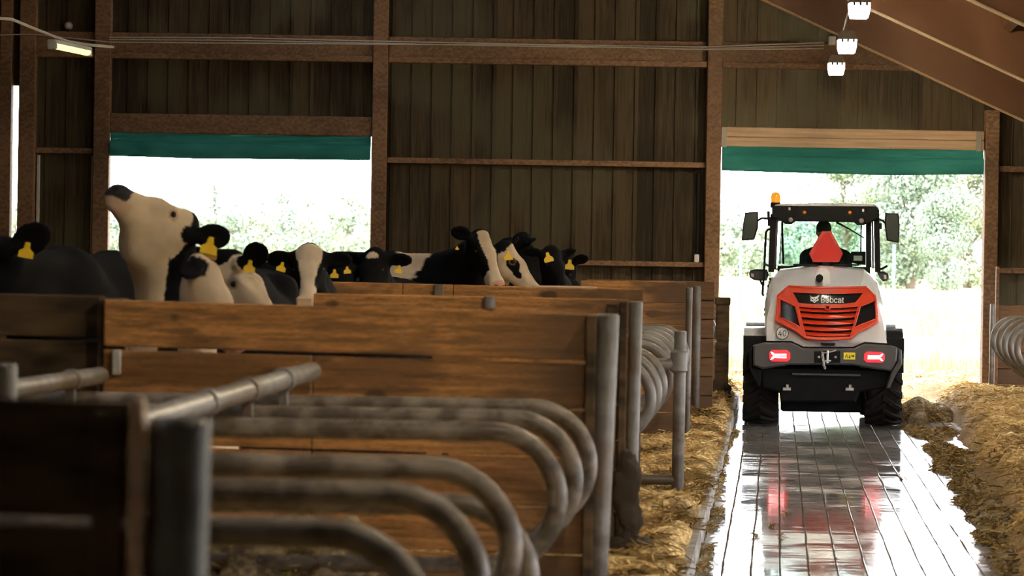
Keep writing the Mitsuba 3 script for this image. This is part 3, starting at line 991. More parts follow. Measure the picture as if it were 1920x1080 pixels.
# lettering and emblem
def letters(text, px, py, h, width, mat, y=-0.014, bold=True, parent=WL, name='lettering', bend=True, depth=0.003):
    m = meshkit.text_mesh(text, h, depth, bold)
    v = np.array(m.vertices)
    v[:, 0] -= v[:, 0].min()
    k = width / v[:, 0].max()
    x, z = lp(px, py, 0.0)
    v = np.column_stack([x + v[:, 0] * k, y - v[:, 2], z + v[:, 1]])
    return lput(name, mkmesh(v, m.faces), mat, parent=parent, bend=bend)
letters('Bobcat', 1420 + 538 / 4.5, 500 + 303 / 4.5, 0.064, 0.252, 'm_letter')
E_ = [(440, 240), (455, 252), (472, 258), (490, 256), (506, 250), (523, 238), (519, 256), (513, 268), (518, 280), (512, 292), (500, 292), (494, 300), (486, 307), (476, 305), (470, 296), (458, 292), (444, 290), (452, 280), (446, 270), (450, 258)]
lput('emblem', sheet_prism(Polygon(lpoly(E_, 0.0, **G)).buffer(0), -0.0165, -0.0125), 'm_letter', bend=True)
for q in ([(456, 270), (476, 279), (470, 283), (458, 277)], [(492, 279), (510, 268), (507, 277), (496, 283)], [(476, 290), (490, 290), (483, 297)], [(479, 262), (486, 262), (483, 272)]):
    lput('emblem_mark', sheet_prism(Polygon(lpoly(q, 0.0, **G)).buffer(0), -0.0185, -0.016), 'm_ink', bend=True)
# the speed disc
x, z = lp(1420 + 211 / 4.5, 500 + 562 / 4.5, 0.06)
DISC = lput('speed_disc', lathe([(0.0005, -0.006), (0.070, -0.006), (0.070, 0.02)], 'y', 36).apply_translation((x, 0.0, z)), 'm_letter', bend=True)
lput('ring', lathe([(0.0635, -0.006), (0.0635, -0.0085), (0.070, -0.0085), (0.070, -0.006)], 'y', 40).apply_translation((x, 0.0, z)), 'm_ink', parent=DISC, bend=True)
for ch, dx in (('4', -0.044), ('0', 0.004)):
    m = meshkit.text_mesh(ch, 0.066, 0.002, False)
    v = np.array(m.vertices)
    v[:, 0] = (v[:, 0] - v[:, 0].min()) / np.ptp(v[:, 0]) * 0.038
    lput('numeral', mkmesh(np.column_stack([x + dx + v[:, 0], -0.0065 - v[:, 2], z - 0.033 + v[:, 1]]), m.faces), 'm_ink', parent=DISC, bend=True)

# bumper / counterweight with lamps, hitch, warning plate
B = dict(ox=1380, oy=600, s=5.144)
bpoly = lpoly([(165, 247), (285, 217), (530, 217), (650, 272), (1130, 272), (1240, 226), (1470, 240), (1556, 265), (1548, 390), (1490, 490), (1310, 468), (1130, 432), (520, 432), (255, 474), (165, 440)], 0.0, **B)
BP = lput('counterweight', prism(bpoly, -0.05, 0.55, 0.018), 'm_gray')
lip = lpoly([(285, 210), (530, 210), (650, 265), (1130, 265), (1240, 219), (1475, 233)], 0.0, **B)
lput('seam_strip', tube(np.column_stack([lip[:, 0], np.full(6, -0.005), lip[:, 1]]), 0.010, 8), 'm_black', smooth=True)
gus = lpoly([(1556, 265), (1590, 285), (1598, 420), (1530, 530), (1475, 650), (1440, 650), (1490, 490), (1548, 390)], 0.2, **B)
lput('side_gusset', prism(gus, 0.02, 0.45, 0.012), 'm_gray')
gus = lpoly([(165, 250), (165, 440), (255, 474), (235, 640), (215, 640), (130, 470), (120, 300)], 0.2, **B)
lput('side_gusset', prism(gus, 0.05, 0.45, 0.012), 'm_black')
def lamp(x0, x1, y0, y1, flip):
    (xa, za), (xb, zb) = lp(1380 + x0 / 5.144, 600 + y1 / 5.144, -0.05), lp(1380 + x1 / 5.144, 600 + y0 / 5.144, -0.05)
    w, h = xb - xa, zb - za
    c = min(w, h) * 0.25
    pol = [(xa + c, za), (xb - c, za), (xb, za + c), (xb, zb - c), (xb - c, zb), (xa + c, zb), (xa, zb - c), (xa, za + c)]
    L = thing_part('tail_lamp', prism(pol, -0.075, -0.045, 0.006), 'm_red_matte', emit(0.55, (1.0, 0.03, 0.06)))
    s = -1 if flip else 1
    o = xa if not flip else xb
    def X(t):
        return o + s * w * t
    for q in ([(0.06, 0.86), (0.18, 0.80), (0.24, 0.68), (0.82, 0.68), (0.82, 0.53), (0.20, 0.53), (0.14, 0.60)], [(0.06, 0.14), (0.18, 0.20), (0.24, 0.32), (0.82, 0.32), (0.82, 0.47), (0.20, 0.47), (0.14, 0.40)]):
        pp = [(X(a), za + h * b) for a, b in q]
        thing_part('light_bar', prism(pp, -0.082, -0.074), 'm_letter', emit(4.6, (1.0, 0.42, 0.40)), parent=L)
def thing_part(name, mesh, mat, emitter, parent=None):
    m = mesh.copy()
    m.apply_transform(LM)
    key = numbered(f'{parent or WL}__{name}')
    scene[key] = {**mikit.ply(m, mat), 'emitter': emitter}
    return key
lamp(318, 525, 293, 400, False)
lamp(1232, 1432, 308, 408, True)
(xa, za), (xb, zb) = lp(1380 + 1036 / 5.144, 600 + 380 / 5.144, -0.05), lp(1380 + 1150 / 5.144, 600 + 313 / 5.144, -0.05)
PL = lput('warning_plate', box(xa, xb, -0.058, -0.046, za, zb, 0.002), 'm_yellow')
w, h = xb - xa, zb - za
for q in ([(0.10, 0.22), (0.26, 0.80), (0.42, 0.22), (0.36, 0.22), (0.26, 0.62), (0.16, 0.22)], [(0.46, 0.22), (0.52, 0.75), (0.60, 0.22)], [(0.66, 0.42), (0.80, 0.42), (0.80, 0.28), (0.94, 0.5), (0.80, 0.72), (0.80, 0.56), (0.66, 0.56)]):
    lput('pictogram', prism([(xa + w * a, za + h * b) for a, b in q], -0.0605, -0.0575), 'm_ink', parent=PL)
hp = lpoly([(755, 300), (1005, 300), (1005, 412), (755, 412)], -0.05, **B)
HT = lput('hitch_plate', prism(hp, -0.065, -0.045, 0.006), 'm_black')
for bx in (800, 960):
    x, z = lp(1380 + bx / 5.144, 600 + 358 / 5.144, -0.06)
    lput('bolt', lathe([(0.0005, -0.022), (0.012, -0.021), (0.0165, -0.014), (0.0165, 0.0)], 'y', 6).apply_translation((x, -0.064, z)), 'm_steel', parent=HT)
x, z = lp(1380 + 882 / 5.144, 600 + 365 / 5.144, -0.08)
lput('hitch_pin', join([cyl((x, -0.085, z - 0.06), (x, -0.085, z + 0.085), 0.014, 14, 0.003), box(x - 0.03, x + 0.04, -0.10, -0.064, z - 0.042, z - 0.022, 0.004)]), 'm_steel', 40, parent=HT)
ch = [(830 + 4 * math.sin(i * 1.9), 315 + 13 * i) for i in range(12)]
for i, (cx_, cy_) in enumerate(ch):
    x, z = lp(1380 + (cx_ + 2.2 * i) / 5.144, 600 + cy_ / 5.144, -0.09)
    a_ = np.linspace(0, 2 * np.pi, 13)[:-1]
    P = np.array([(x + 0.010 * math.cos(t) * (1 if i % 2 else 0.35), -0.092 + 0.010 * math.cos(t) * (0.3 if i % 2 else 1), z + 0.0165 * math.sin(t)) for t in a_])
    lput('chain_link', tube(np.vstack([P, P[:1]]), 0.0042, 6, caps=False), 'm_steel', smooth=True, parent=HT)
q = [lp(1380 + a / 5.144, 600 + b / 5.144, -0.09) for a, b in ((835, 318), (880, 315), (925, 305), (968, 290))]
lput('chain_bar', tube([(a, -0.09, b) for a, b in q], 0.008, 8), 'm_steel', smooth=True, parent=HT)
q = lpoly([(815, 218), (850, 224), (950, 224), (962, 232), (940, 244), (830, 240)], 0.0, **B)
lput('hood_latch', prism(q, -0.03, 0.06, 0.004), 'm_black', bend=True)

# chassis, axles, bucket
ch_ = lpoly([(235, 450), (1500, 470), (1480, 610), (1420, 650), (1190, 690), (1150, 785), (430, 785), (420, 700), (250, 640)], 0.35, **B)
lput('rear_frame', prism(ch_, 0.16, 0.62, 0.02), 'm_black')
lput('cross_bar', box(*[lp(1380 + 540 / 5.144, 700, 0.1)[0], lp(1380 + 1205 / 5.144, 700, 0.1)[0]], 0.09, 0.17, lp(1540, 704.5, 0.1)[1], lp(1540, 700, 0.1)[1], 0.006), 'm_gray')
for bx in (490, 1095):
    x, z = lp(1380 + bx / 5.144, 600 + 665 / 5.144, 0.1)
    lput('tow_eye', join([box(x - 0.045, x + 0.045, 0.10, 0.17, z - 0.02, z + 0.015, 0.005), box(x - 0.01, x + 0.02, 0.10, 0.17, z, z + 0.05, 0.005)]), 'm_steel')
lput('chassis', box(-0.42, 0.42, 0.55, 3.6, 0.36, 0.95, 0.04), 'm_black')
for yy in (0.9, 3.0):
    lput('axle', join([cyl((-0.62, yy, 0.5), (0.62, yy, 0.5), 0.085, 16), trimesh.creation.icosphere(2, 0.19).apply_translation((0, yy, 0.5))]), 'm_black', 40)
lput('belly_plate', box(-0.46, 0.46, 0.70, 1.25, 0.15, 0.42, 0.02), 'm_black')
bk = [(3.62, 0.45), (3.95, 0.70), (4.0, 0.66), (3.78, 0.38), (3.85, 0.12), (4.0, 0.04), (4.75, 0.02), (4.75, -0.0), (3.9, 0.0), (3.72, 0.10)]
bl = np.array(bk) + [0.0, 0.24]
lput('bucket', join([loft([np.column_stack([np.full(len(bl), s * 0.9), bl[:, 0], bl[:, 1]]) for s in (-1, 1)]),
                     *[loft([np.column_stack([np.full(4, s * 0.9 + d), [3.72, 4.75, 4.35, 3.95], [0.26, 0.26, 0.59, 0.92]]) for d in (-0.015, 0.015)]) for s in (-1, 1)]]), 'm_black')
for s in (-1, 1):
    q = np.array([(2.5, 1.35), (3.0, 1.25), (3.7, 0.75), (3.8, 0.54), (3.65, 0.54), (3.55, 0.72), (2.9, 1.08), (2.5, 1.15)])
    lput('lift_arm', loft([np.column_stack([np.full(8, s * 0.30 + d), q[:, 0], q[:, 1]]) for d in (-0.04, 0.04)]), 'm_white')


# wheels: lathed tyre with chevron lugs, rim with hub
def wheel(side, ly, R=0.50, W=0.40):
    key = f'{WL}__wheel'
    c = np.array([side * 0.685, ly, R])
    prof = [(0.24, -W * 0.40), (0.30, -W * 0.47), (0.40, -W * 0.48), (0.445, -W * 0.44), (0.462, -W * 0.36), (0.466, 0.0), (0.462, W * 0.36), (0.445, W * 0.44), (0.40, W * 0.48), (0.30, W * 0.47), (0.24, W * 0.40)]
    body = lathe(prof, 'x', 44)
    lugs = []
    N = 18
    for i in range(N):
        for s in (-1, 1):
            a0 = 2 * math.pi * (i + (0.5 if s > 0 else 0)) / N
            pts = []
            for t in np.linspace(0, 1, 4):
                xx = s * (-0.01 + t * (W * 0.5 + 0.01))
                rr = 0.462 - 0.03 * t ** 3
                a = a0 + 0.34 * t
                pts.append((xx, rr, a))
            secs = []
            for j, (xx, rr, a) in enumerate(pts):
                hw = 0.030 / 0.47
                def P(r_, a_, xo=0.0):
                    return (xx + xo, -r_ * math.sin(a_), r_ * math.cos(a_))
                secs.append([P(rr - 0.03, a - hw * 1.25), P(0.5 - 0.022 * (j / 3) ** 2, a - hw * 0.8), P(0.5 - 0.022 * (j / 3) ** 2, a + hw * 0.8), P(rr - 0.03, a + hw * 1.25)])
            lugs.append(loft(secs))
    tire = join([body] + lugs)
    tire.apply_translation(c)
    rim_ = lathe([(0.001, side * 0.06), (0.09, side * 0.06), (0.10, side * 0.02), (0.19, side * 0.04), (0.225, side * 0.13), (0.25, side * 0.165), (0.25, -side * 0.165), (0.20, -side * 0.12), (0.001, -side * 0.10)], 'x', 28)
    rim_.apply_translation(c)
    w = lput('wheel', tire, 'm_rubber')
    lput('rim', rim_, 'm_white', 30, parent=w)
for ly in (0.9, 3.0):
    for s in (-1, 1):
        wheel(s, ly)
        # mudguard arch over the wheel
        ang = np.radians(np.linspace(18, 160, 12))
        secs = []
        for a in ang:
            y, z = ly - 0.60 * math.cos(a), 0.5 + 0.575 * math.sin(a)
            x0, x1 = s * 0.48, s * 0.885
            n = np.array([0, -math.cos(a), math.sin(a)]) * 0.022
            secs.append([(x0, y, z), (x1, y, z), (x1, y + n[1], z + n[2]), (x0, y + n[1], z + n[2])])
        lput('mudguard', loft(secs), 'm_white' if s < 0 and ly < 2 else 'm_black', 30)
        if ly < 2:
            lput('mud_flap', prism([(s * 0.62, 0.62), (s * 0.885, 0.62), (s * 0.885, 1.0), (s * 0.62, 1.0)], 0.262, 0.285), 'm_black')

# cab
A = dict(ox=1360, oy=340, s=4.908)


def bar(p0, p1, y0, y1, w, mat, name, d=0.06):
    (xa, za), (xb, zb) = lp(1360 + p0[0] / 4.908, 340 + p0[1] / 4.908, y0), lp(1360 + p1[0] / 4.908, 340 + p1[1] / 4.908, y1)
    secs = [[(x - w, y - d, z), (x + w, y - d, z), (x + w, y + d, z), (x - w, y + d, z)] for x, y, z in ((xa, y0, za), (xb, y1, zb))]
    return lput(name, loft(secs), mat)


CY = 1.10
bar((442, 300), (422, 835), CY, CY, 0.034, 'm_black', 'cab_pillar', 0.05)
bar((474, 330), (454, 812), CY + 0.06, CY + 0.06, 0.016, 'm_gray', 'cab_pillar', 0.03)
bar((1388, 260), (1401, 835), CY, CY, 0.030, 'm_black', 'cab_pillar', 0.05)
bar((1318, 370), (1318, 790), CY + 0.06, CY + 0.06, 0.030, 'm_black', 'cab_pillar', 0.03)
bar((1352, 350), (1358, 800), CY + 0.10, CY + 0.10, 0.010, 'm_gray', 'cab_pillar', 0.02)
bar((520, 365), (534, 760), 2.35, 2.35, 0.012, 'm_black', 'windscreen_pillar', 0.05)
bar((1254, 365), (1246, 760), 2.35, 2.35, 0.010, 'm_black', 'windscreen_pillar', 0.05)
for s, a, b in ((-1, 520, 430), (1, 1254, 1395)):
    (xa, za), (xb, zb) = lp(1360 + a / 4.908, 340 + 345 / 4.908, 2.35), lp(1360 + b / 4.908, 340 + 345 / 4.908, CY)
    lput('roof_rail', tube([(xb, CY, zb), (xa, 2.35, za)], 0.03, 8), 'm_black', smooth=True)
    za2 = lp(1540, 500, CY)[1]
    lput('side_panel', loft([[(xx, yy, 0.95), (xx - s * 0.02, yy, 0.95), (xx - s * 0.02, yy, za2 - 0.12), (xx, yy, za2 - 0.12)] for xx, yy in ((xb, CY), (xa, 2.35))]), 'm_white')
    zt_ = za - 0.02
    q = np.array([(xb - s * 0.002, CY + 0.05, za2 - 0.12), (xa - s * 0.002, 2.30, za2 - 0.12), (xa - s * 0.002, 2.30, zt_), (xb - s * 0.002, CY + 0.05, zt_)])
    lput('side_pane', mkmesh(q, [[0, 1, 2], [0, 2, 3]]), 'm_glass')
hd = lpoly([(437, 224), (1380, 232), (1404, 250), (1404, 345), (1335, 378), (1275, 402), (1215, 402), (1185, 376), (650, 366), (612, 392), (550, 390), (500, 352), (430, 334), (428, 250)], CY - 0.05, **A)
HD = lput('roof_header', prism(hd, CY - 0.10, CY + 0.10, 0.012), 'm_black')
rt = lpoly([(455, 222), (490, 213), (900, 207), (1370, 218), (1398, 236), (1398, 250), (440, 244)], CY, **A)
rf = lambda y, kx, dz: np.column_stack([rt[:, 0] * kx, np.full(len(rt), y), rt[:, 1] + dz])
lput('roof', loft([rf(CY - 0.07, 1.0, 0.004), rf(1.7, 1.0, 0.02), rf(2.45, 0.88, 0.0)]), 'm_white', 30)
lput('roof_lining', box(-0.50, 0.50, CY + 0.1, 2.40, rt[:, 1].min() - 0.06, rt[:, 1].min() - 0.01, 0.01), 'm_black')
for cx_, cy_, r in ((602, 352, 0.030), (1251, 362, 0.032)):
    x, z = lp(1360 + cx_ / 4.908, 340 + cy_ / 4.908, CY - 0.12)
    WLp = lput('work_lamp', lathe([(r * 0.9, -0.03), (r + 0.006, -0.03), (r + 0.008, 0.0), (r * 0.6, 0.03)], 'y', 22).apply_translation((x, CY - 0.115, z)), 'm_black', 40)
    lput('lens', lathe([(0.0005, -0.032), (r * 0.6, -0.03), (r * 0.9, -0.024)], 'y', 22).apply_translation((x, CY - 0.115, z)), 'm_steel', 40, parent=WLp)
for cx_, cy_ in ((727, 286), (1145, 289)):
    x, z = lp(1360 + cx_ / 4.908, 340 + cy_ / 4.908, CY - 0.11)
    lput('marker_lamp', lathe([(0.0005, -0.018), (0.013, -0.015), (0.021, -0.004), (0.021, 0.0)], 'y', 20).apply_translation((x, CY - 0.10, z)).apply_transform(np.diag([1, 1, 1, 1])), 'm_amber', 60)
for cx_, cy_ in ((590, 253), (1267, 269)):
    x, z = lp(1360 + cx_ / 4.908, 340 + cy_ / 4.908, CY - 0.11)
    lput('bracket', obox((x, CY - 0.108, z), (0.026, 0.015, 0.038), 0.004), 'm_steel')
# rear window, front screen
gl = lpoly([(480, 350), (1300, 380), (1300, 800), (1000, 772), (780, 768), (600, 780), (455, 808)], CY, **A)
lput('rear_pane', mkmesh(np.column_stack([gl[:, 0], np.full(len(gl), CY + 0.02), gl[:, 1]]), earcut(gl)), 'm_glass')
fp = lpoly([(525, 365), (1250, 365), (1244, 800), (538, 800)], 2.35, **A)
lput('windscreen', mkmesh(np.column_stack([fp[:, 0], np.full(4, 2.35), fp[:, 1]]), [[0, 1, 2], [0, 2, 3]]), 'm_glass')
lput('cab_floor', box(-0.5, 0.5, CY - 0.02, 2.40, 0.92, 0.98), 'm_black')
zb_ = lp(1540, 497, CY)[1]
lput('cab_rear_wall', box(-0.52, 0.52, CY - 0.02, CY + 0.03, 0.95, zb_ - 0.015), 'm_black')
lput('dashboard', box(-0.42, 0.42, 2.10, 2.36, 0.95, 1.50, 0.03), 'm_black')
tr = lpoly([(455, 806), (600, 776), (780, 764), (1000, 768), (1300, 796), (1300, 806), (1000, 779), (780, 775), (600, 787), (470, 815)], CY - 0.03, **A)
lput('window_seal', prism(tr, CY - 0.05, CY), 'm_black')
# seat, monitor
lput('seat', join([box(-0.24, 0.24, 1.38, 1.50, 1.42, 1.90, 0.05), box(-0.25, 0.25, 1.42, 1.92, 1.32, 1.44, 0.05)]), 'm_black')
lput('seat_pedestal', box(-0.2, 0.2, 1.45, 1.85, 0.97, 1.33, 0.02), 'm_black')
q = lpoly([(1160, 648), (1290, 648), (1290, 770), (1225, 765), (1150, 745), (1150, 670)], CY + 0.12, **A)
MN = lput('monitor', prism(q, CY + 0.08, CY + 0.16, 0.008), 'm_black')
q = lpoly([(1180, 684), (1258, 684), (1258, 732), (1180, 730)], CY + 0.07, **A)
lput('sticker', prism(q, CY + 0.074, CY + 0.081), 'm_letter', parent=MN)
# wiper
(x0, z0), (x1, z1) = lp(1360 + 1020 / 4.908, 340 + 375 / 4.908, CY - 0.03), lp(1360 + 1275 / 4.908, 340 + 522 / 4.908, CY - 0.03)
lput('wiper', tube([(x0, CY - 0.03, z0), (x0 + (x1 - x0) * 0.5, CY - 0.04, z0 + (z1 - z0) * 0.46), (x1, CY - 0.03, z1)], [0.012, 0.008, 0.006], 8), 'm_black', smooth=True)
# slow-vehicle triangle
tri = lpoly([(890, 458), (972, 458), (1082, 662), (1047, 744), (806, 744), (770, 662)], 0.98, **A)
TR = lput('warning_triangle', prism(tri, 0.955, 0.975, 0.004), 'm_red_matte')
ti = inset(tri, 0.030)
ri = Polygon(tri).buffer(-0.004).difference(Polygon(ti))
lput('border', sheet_prism(ri, 0.949, 0.956), 'm_redborder', parent=TR)
x, z = lp(1360 + 926 / 4.908, 340 + 755 / 4.908, 0.97)
lput('bracket', box(x - 0.045, x + 0.045, 0.96, 1.06, z - 0.03, z + 0.02, 0.006), 'm_black', parent=TR)
scene['m_redborder'] = prin((0.80, 0.045, 0.030), 0.22)
# mirrors
def mirror(poly, ly, arm):
    p = lpoly(poly, ly, **A)
    M = lput('mirror', prism(p, ly - 0.03, ly + 0.07, 0.015), 'm_black')
    lput('glass', prism(inset(p, 0.012), ly - 0.036, ly - 0.028), 'm_mirror', parent=M)
    q = [(*lp(1360 + a / 4.908, 340 + b / 4.908, y), y) for a, b, y in arm]
    lput('arm', tube([(x, y, z) for x, z, y in q], 0.011, 8), 'm_black', smooth=True, parent=M)
mirror([(182, 286), (300, 281), (299, 425), (266, 535), (150, 543), (163, 400)], 1.7, [(295, 362, 1.72), (335, 338, 1.72), (395, 342, 1.5), (432, 370, 1.2)])
mirror([(1470, 290), (1590, 299), (1602, 400), (1593, 566), (1484, 546), (1465, 400)], 1.7, [(1475, 390, 1.72), (1445, 362, 1.72), (1415, 352, 1.5), (1398, 345, 1.2)])
bar((395, 275), (405, 410), CY, CY, 0.016, 'm_black', 'hinge', 0.03)
bar((1420, 385), (1420, 440), CY, CY, 0.02, 'm_black', 'hinge', 0.03)
def side_light(poly, spot, ly, arm):
    p = lpoly(poly, ly, **A)
    M = lput('side_lamp', prism(p, ly - 0.05, ly + 0.05, 0.02), 'm_gray')
    lput('lens', prism(lpoly(spot, ly - 0.05, **A), ly - 0.056, ly - 0.048), 'm_steel', parent=M)
    lput('stalk', tube([(lambda t: (t[0], ly, t[1]))(lp(1360 + a / 4.908, 340 + b / 4.908, ly)) for a, b in arm], 0.012, 8), 'm_black', smooth=True, parent=M)
side_light([(228, 820), (280, 808), (385, 812), (400, 860), (380, 915), (270, 912), (225, 885), (218, 850)], [(235, 848), (262, 848), (262, 880), (238, 880)], 1.75, [(320, 905), (335, 945), (360, 950)])
side_light([(1392, 828), (1455, 828), (1492, 848), (1503, 875), (1490, 912), (1450, 922), (1420, 890)], [(1455, 860), (1480, 862), (1480, 898), (1458, 900)], 1.75, [(1400, 815), (1450, 800), (1490, 778)])
# hand rail and beacon
hr = [(*lp(1360 + a / 4.908, 340 + b / 4.908, 1.2), 1.2) for a, b in ((412, 440), (388, 446), (374, 470), (366, 620), (360, 760), (352, 880), (342, 1035), (352, 1055))]
lput('hand_rail', tube([(x, y, z) for x, z, y in hr], 0.013, 10), 'm_black', smooth=True)
hr = [(*lp(1360 + a / 4.908, 340 + b / 4.908, y), y) for a, b, y in ((360, 762, 1.2), (462, 802, 1.08))]
lput('rail_strut', tube([(x, y, z) for x, z, y in hr], 0.013, 8), 'm_gray', smooth=True)
x, z = lp(1360 + 462 / 4.908, 340 + 192 / 4.908, CY)
BC = lput('beacon', lathe([(0.001, 0.07), (0.03, 0.066), (0.0555, 0.055), (0.055, 0.0), (0.0205, 0.0)], 'z', 24).apply_translation((x, CY + 0.02, z - 0.062)).apply_transform(np.eye(4)), 'm_black', 40)
_dome = lput('dome', lathe([(0.0535, 0.0), (0.055, 0.03), (0.053, 0.07), (0.044, 0.10), (0.025, 0.115), (0.0005, 0.12)], 'z', 24).apply_translation((x, CY + 0.02, z - 0.003)), 'm_amberlit', 50, parent=BC)
scene[_dome]['emitter'] = emit(0.30, (1.0, 0.42, 0.04))
lput('stem', cyl((x, CY + 0.02, z - 0.13), (x, CY + 0.02, z - 0.055), 0.018, 12), 'm_black', parent=BC)
scene['m_amberlit'] = {'type': 'principled', 'base_color': col((0.95, 0.36, 0.03)), 'roughness': 0.25, 'specular': 0.5}

# ================================================================== outdoors
structure('ground', 'pale open field outside the barn')
gy = np.concatenate([np.linspace(WY + 0.06, 120, 60), np.linspace(125, 900, 40)])
gx = np.linspace(-1, 1, 41)
GV, GF = [], []
for i, y in enumerate(gy):
    for u in gx:
        x = ax(0, y) + u * (30 + 0.5 * y)
        z = -0.03 + 0.05 * (meshkit.fbm(np.array([x * 0.25, y * 0.2, 0.0]), 3) - 0.5) * min(1, (y - WY) / 15)
        GV.append((x, y, z))
for i in range(len(gy) - 1):
    for j in range(len(gx) - 1):
        a = i * len(gx) + j
        GF += [[a, a + 1, a + 1 + len(gx)], [a, a + 1 + len(gx), a + len(gx)]]
put('ground', mkmesh(GV, GF), 'm_field', smooth=True)
put('ground__apron', box(-40, 40, WY + 0.35, WY + 0.9, -0.3, -0.02), 'm_conc')


def quads(c, n, s, rng, aspect=0.7):
    """Leaf clumps: a bent quad per point c, facing roughly n, of size s."""
    N = len(c)
    n = n + rng.normal(0, 0.45, (N, 3))
    n /= np.linalg.norm(n, axis=1, keepdims=True)
    t = np.cross(n, rng.normal(0, 1, (N, 3)))
    t /= np.linalg.norm(t, axis=1, keepdims=True) + 1e-9
    b = np.cross(n, t)
    s = np.broadcast_to(s, (N,))[:, None]
    v = np.stack([c - t * s, c + b * s * aspect, c + t * s, c - b * s * aspect], 1)
    v[:, 0] -= n * s * 0.3
    v[:, 2] -= n * s * 0.3
    f = np.array([[0, 1, 3], [1, 2, 3]])[None] + (np.arange(N) * 4)[:, None, None]
    return v.reshape(-1, 3), f.reshape(-1, 3)


GREENS = [((0.19, 0.23, 0.16), (0.33, 0.38, 0.28)), ((0.16, 0.205, 0.165), (0.29, 0.34, 0.27)), ((0.22, 0.245, 0.17), (0.36, 0.385, 0.29))]


def leaf_mesh(c, n, s, rng, tone):
    v, f = quads(c, n, s, rng)
    k = rng.uniform(0, 1, len(c))
    a, b = (np.array(x) for x in GREENS[tone])
    colr = a + (b - a) * k[:, None]
    return mkmesh(v, f), np.repeat(colr, 4, axis=0)


def broadleaf(x, y, h, w, label, seed, group=None, n=1500, tone=0, low=0.12, leaf=0.038):
    rng = np.random.default_rng(seed)
    key = thing('broadleaf_tree', label, 'tree', group)
    blobs = []
    for i in range(11):
        t = rng.uniform(low + 0.08, 0.88)
        rr = w * 0.5 * (1 - (abs(t - 0.5) / 0.62) ** 2.2)
        a = rng.uniform(0, 2 * np.pi)
        d = rr * rng.uniform(0.15, 0.62)
        blobs.append((x + d * math.cos(a), y + d * math.sin(a), h * t, rng.uniform(0.18, 0.28) * w))
    blobs.append((x, y, h * 0.86, 0.20 * w))
    C, N = [], []
    for bx, by, bz, br in blobs:
        m = n // len(blobs)
        d = rng.normal(0, 1, (m, 3))
        d /= np.linalg.norm(d, axis=1, keepdims=True)
        r = br * rng.uniform(0.72, 1.06, (m, 1))
        C.append(np.array([bx, by, bz]) + d * r * [1, 1, 0.85])
        N.append(d)
    m, vc = leaf_mesh(np.vstack(C), np.vstack(N), w * leaf * rng.uniform(0.7, 1.3, sum(map(len, C))), rng, tone)
    put(key + '__foliage', m, 'm_vc', color=vc)
    tr = [tube([(x, y, -0.1), (x + 0.02 * w, y, h * 0.3), (x, y, h * 0.72)], [0.032 * h, 0.022 * h, 0.008 * h], 9)]
    for bx, by, bz, br in blobs[:7]:
        tr.append(tube([(x, y, bz * 0.45 + 0.05 * h), ((x + bx) / 2, (y + by) / 2, bz * 0.75), (bx, by, bz)], [0.014 * h, 0.009 * h, 0.003 * h], 6))
    put(key + '__trunk', join(tr), 'm_bark', smooth=50)


def conifer(x, y, h, w, label, seed, group=None, n=1300, tone=1):
    rng = np.random.default_rng(seed)
    key = thing('conifer_tree', label, 'tree', group)
    lay = int(h * 1.5)
    C, N = [], []
    for i in range(lay):
        t = (i + 0.5) / lay
        R = w * 0.5 * (1 - t) ** 0.85 + 0.12
        m = max(8, int(n * (1 - t) * 2 / lay))
        a = rng.uniform(0, 2 * np.pi, m)
        lobe = 0.72 + 0.28 * np.cos(a * 5 + i * 2.1)
        r = R * lobe * np.sqrt(rng.uniform(0.12, 1, m))
        z = h * (0.10 + 0.90 * t) - 0.32 * r + rng.normal(0, 0.08, m)
        C.append(np.column_stack([x + r * np.cos(a), y + r * np.sin(a), z]))
        N.append(np.column_stack([np.cos(a) * 0.5, np.sin(a) * 0.5, np.full(m, 0.8)]))
    C, N = np.vstack(C), np.vstack(N)
    m, vc = leaf_mesh(C, N, 0.022 * h * rng.uniform(0.7, 1.3, len(C)), rng, tone)
    put(key + '__foliage', m, 'm_vc', color=vc)
    put(key + '__trunk', tube([(x, y, -0.1), (x, y, h * 0.98)], [0.022 * h, 0.004 * h], 8), 'm_bark', smooth=True)


scene['m_bark'] = prin((0.13, 0.10, 0.075), 0.85, spec=0.2)


def tree_at(px, top, Y, w_px, kind, label, seed, group=None, **kw):
    p = at(px, top, Y)
    (conifer if kind == 'c' else broadleaf)(p[0], Y, p[2], w_px * Y / 6000, label, seed, group, **kw)


NTH = ('first', 'second', 'third', 'fourth', 'fifth', 'sixth', 'seventh', 'eighth', 'ninth', 'tenth', 'eleventh', 'twelfth', 'thirteenth', 'fourteenth', 'fifteenth')
# the wood's edge seen through the left window opening
LEFT = [(404, 318, 520, 56, 'c', 'tall thin conifer rising above the wood in the left window opening'), (222, 352, 470, 60, 'b', 'pale round tree at the left side of the left window opening'),
        (262, 368, 500, 52, 'c', 'pale conifer just right of the calling cow’s nose'), (302, 362, 480, 50, 'c', 'pale conifer above the calling cow’s eye'),
        (345, 372, 470, 74, 'b', 'pale bushy tree above the calling cow’s ear'), (445, 362, 480, 78, 'b', 'pale broad tree right of the tall conifer'),
        (495, 355, 500, 54, 'c', 'pale conifer in the middle of the left window opening'), (530, 352, 470, 84, 'b', 'pale broad tree in the right half of the left window opening'),
        (585, 360, 480, 72, 'b', 'pale tree above the cow with the white blaze'), (625, 352, 510, 50, 'c', 'pale conifer near the right side of the left window opening'),
        (660, 350, 470, 86, 'b', 'pale broad tree beside the post right of the left window opening'), (380, 384, 440, 60, 'b', 'pale low tree in front of the tall conifer')]
for i, (px, top, Y, w, kd, lb) in enumerate(LEFT):
    tree_at(px, top, Y, w, kd, lb.replace('’', "'"), 100 + i, n=1500, tone=1 if kd == 'c' else i % 2)
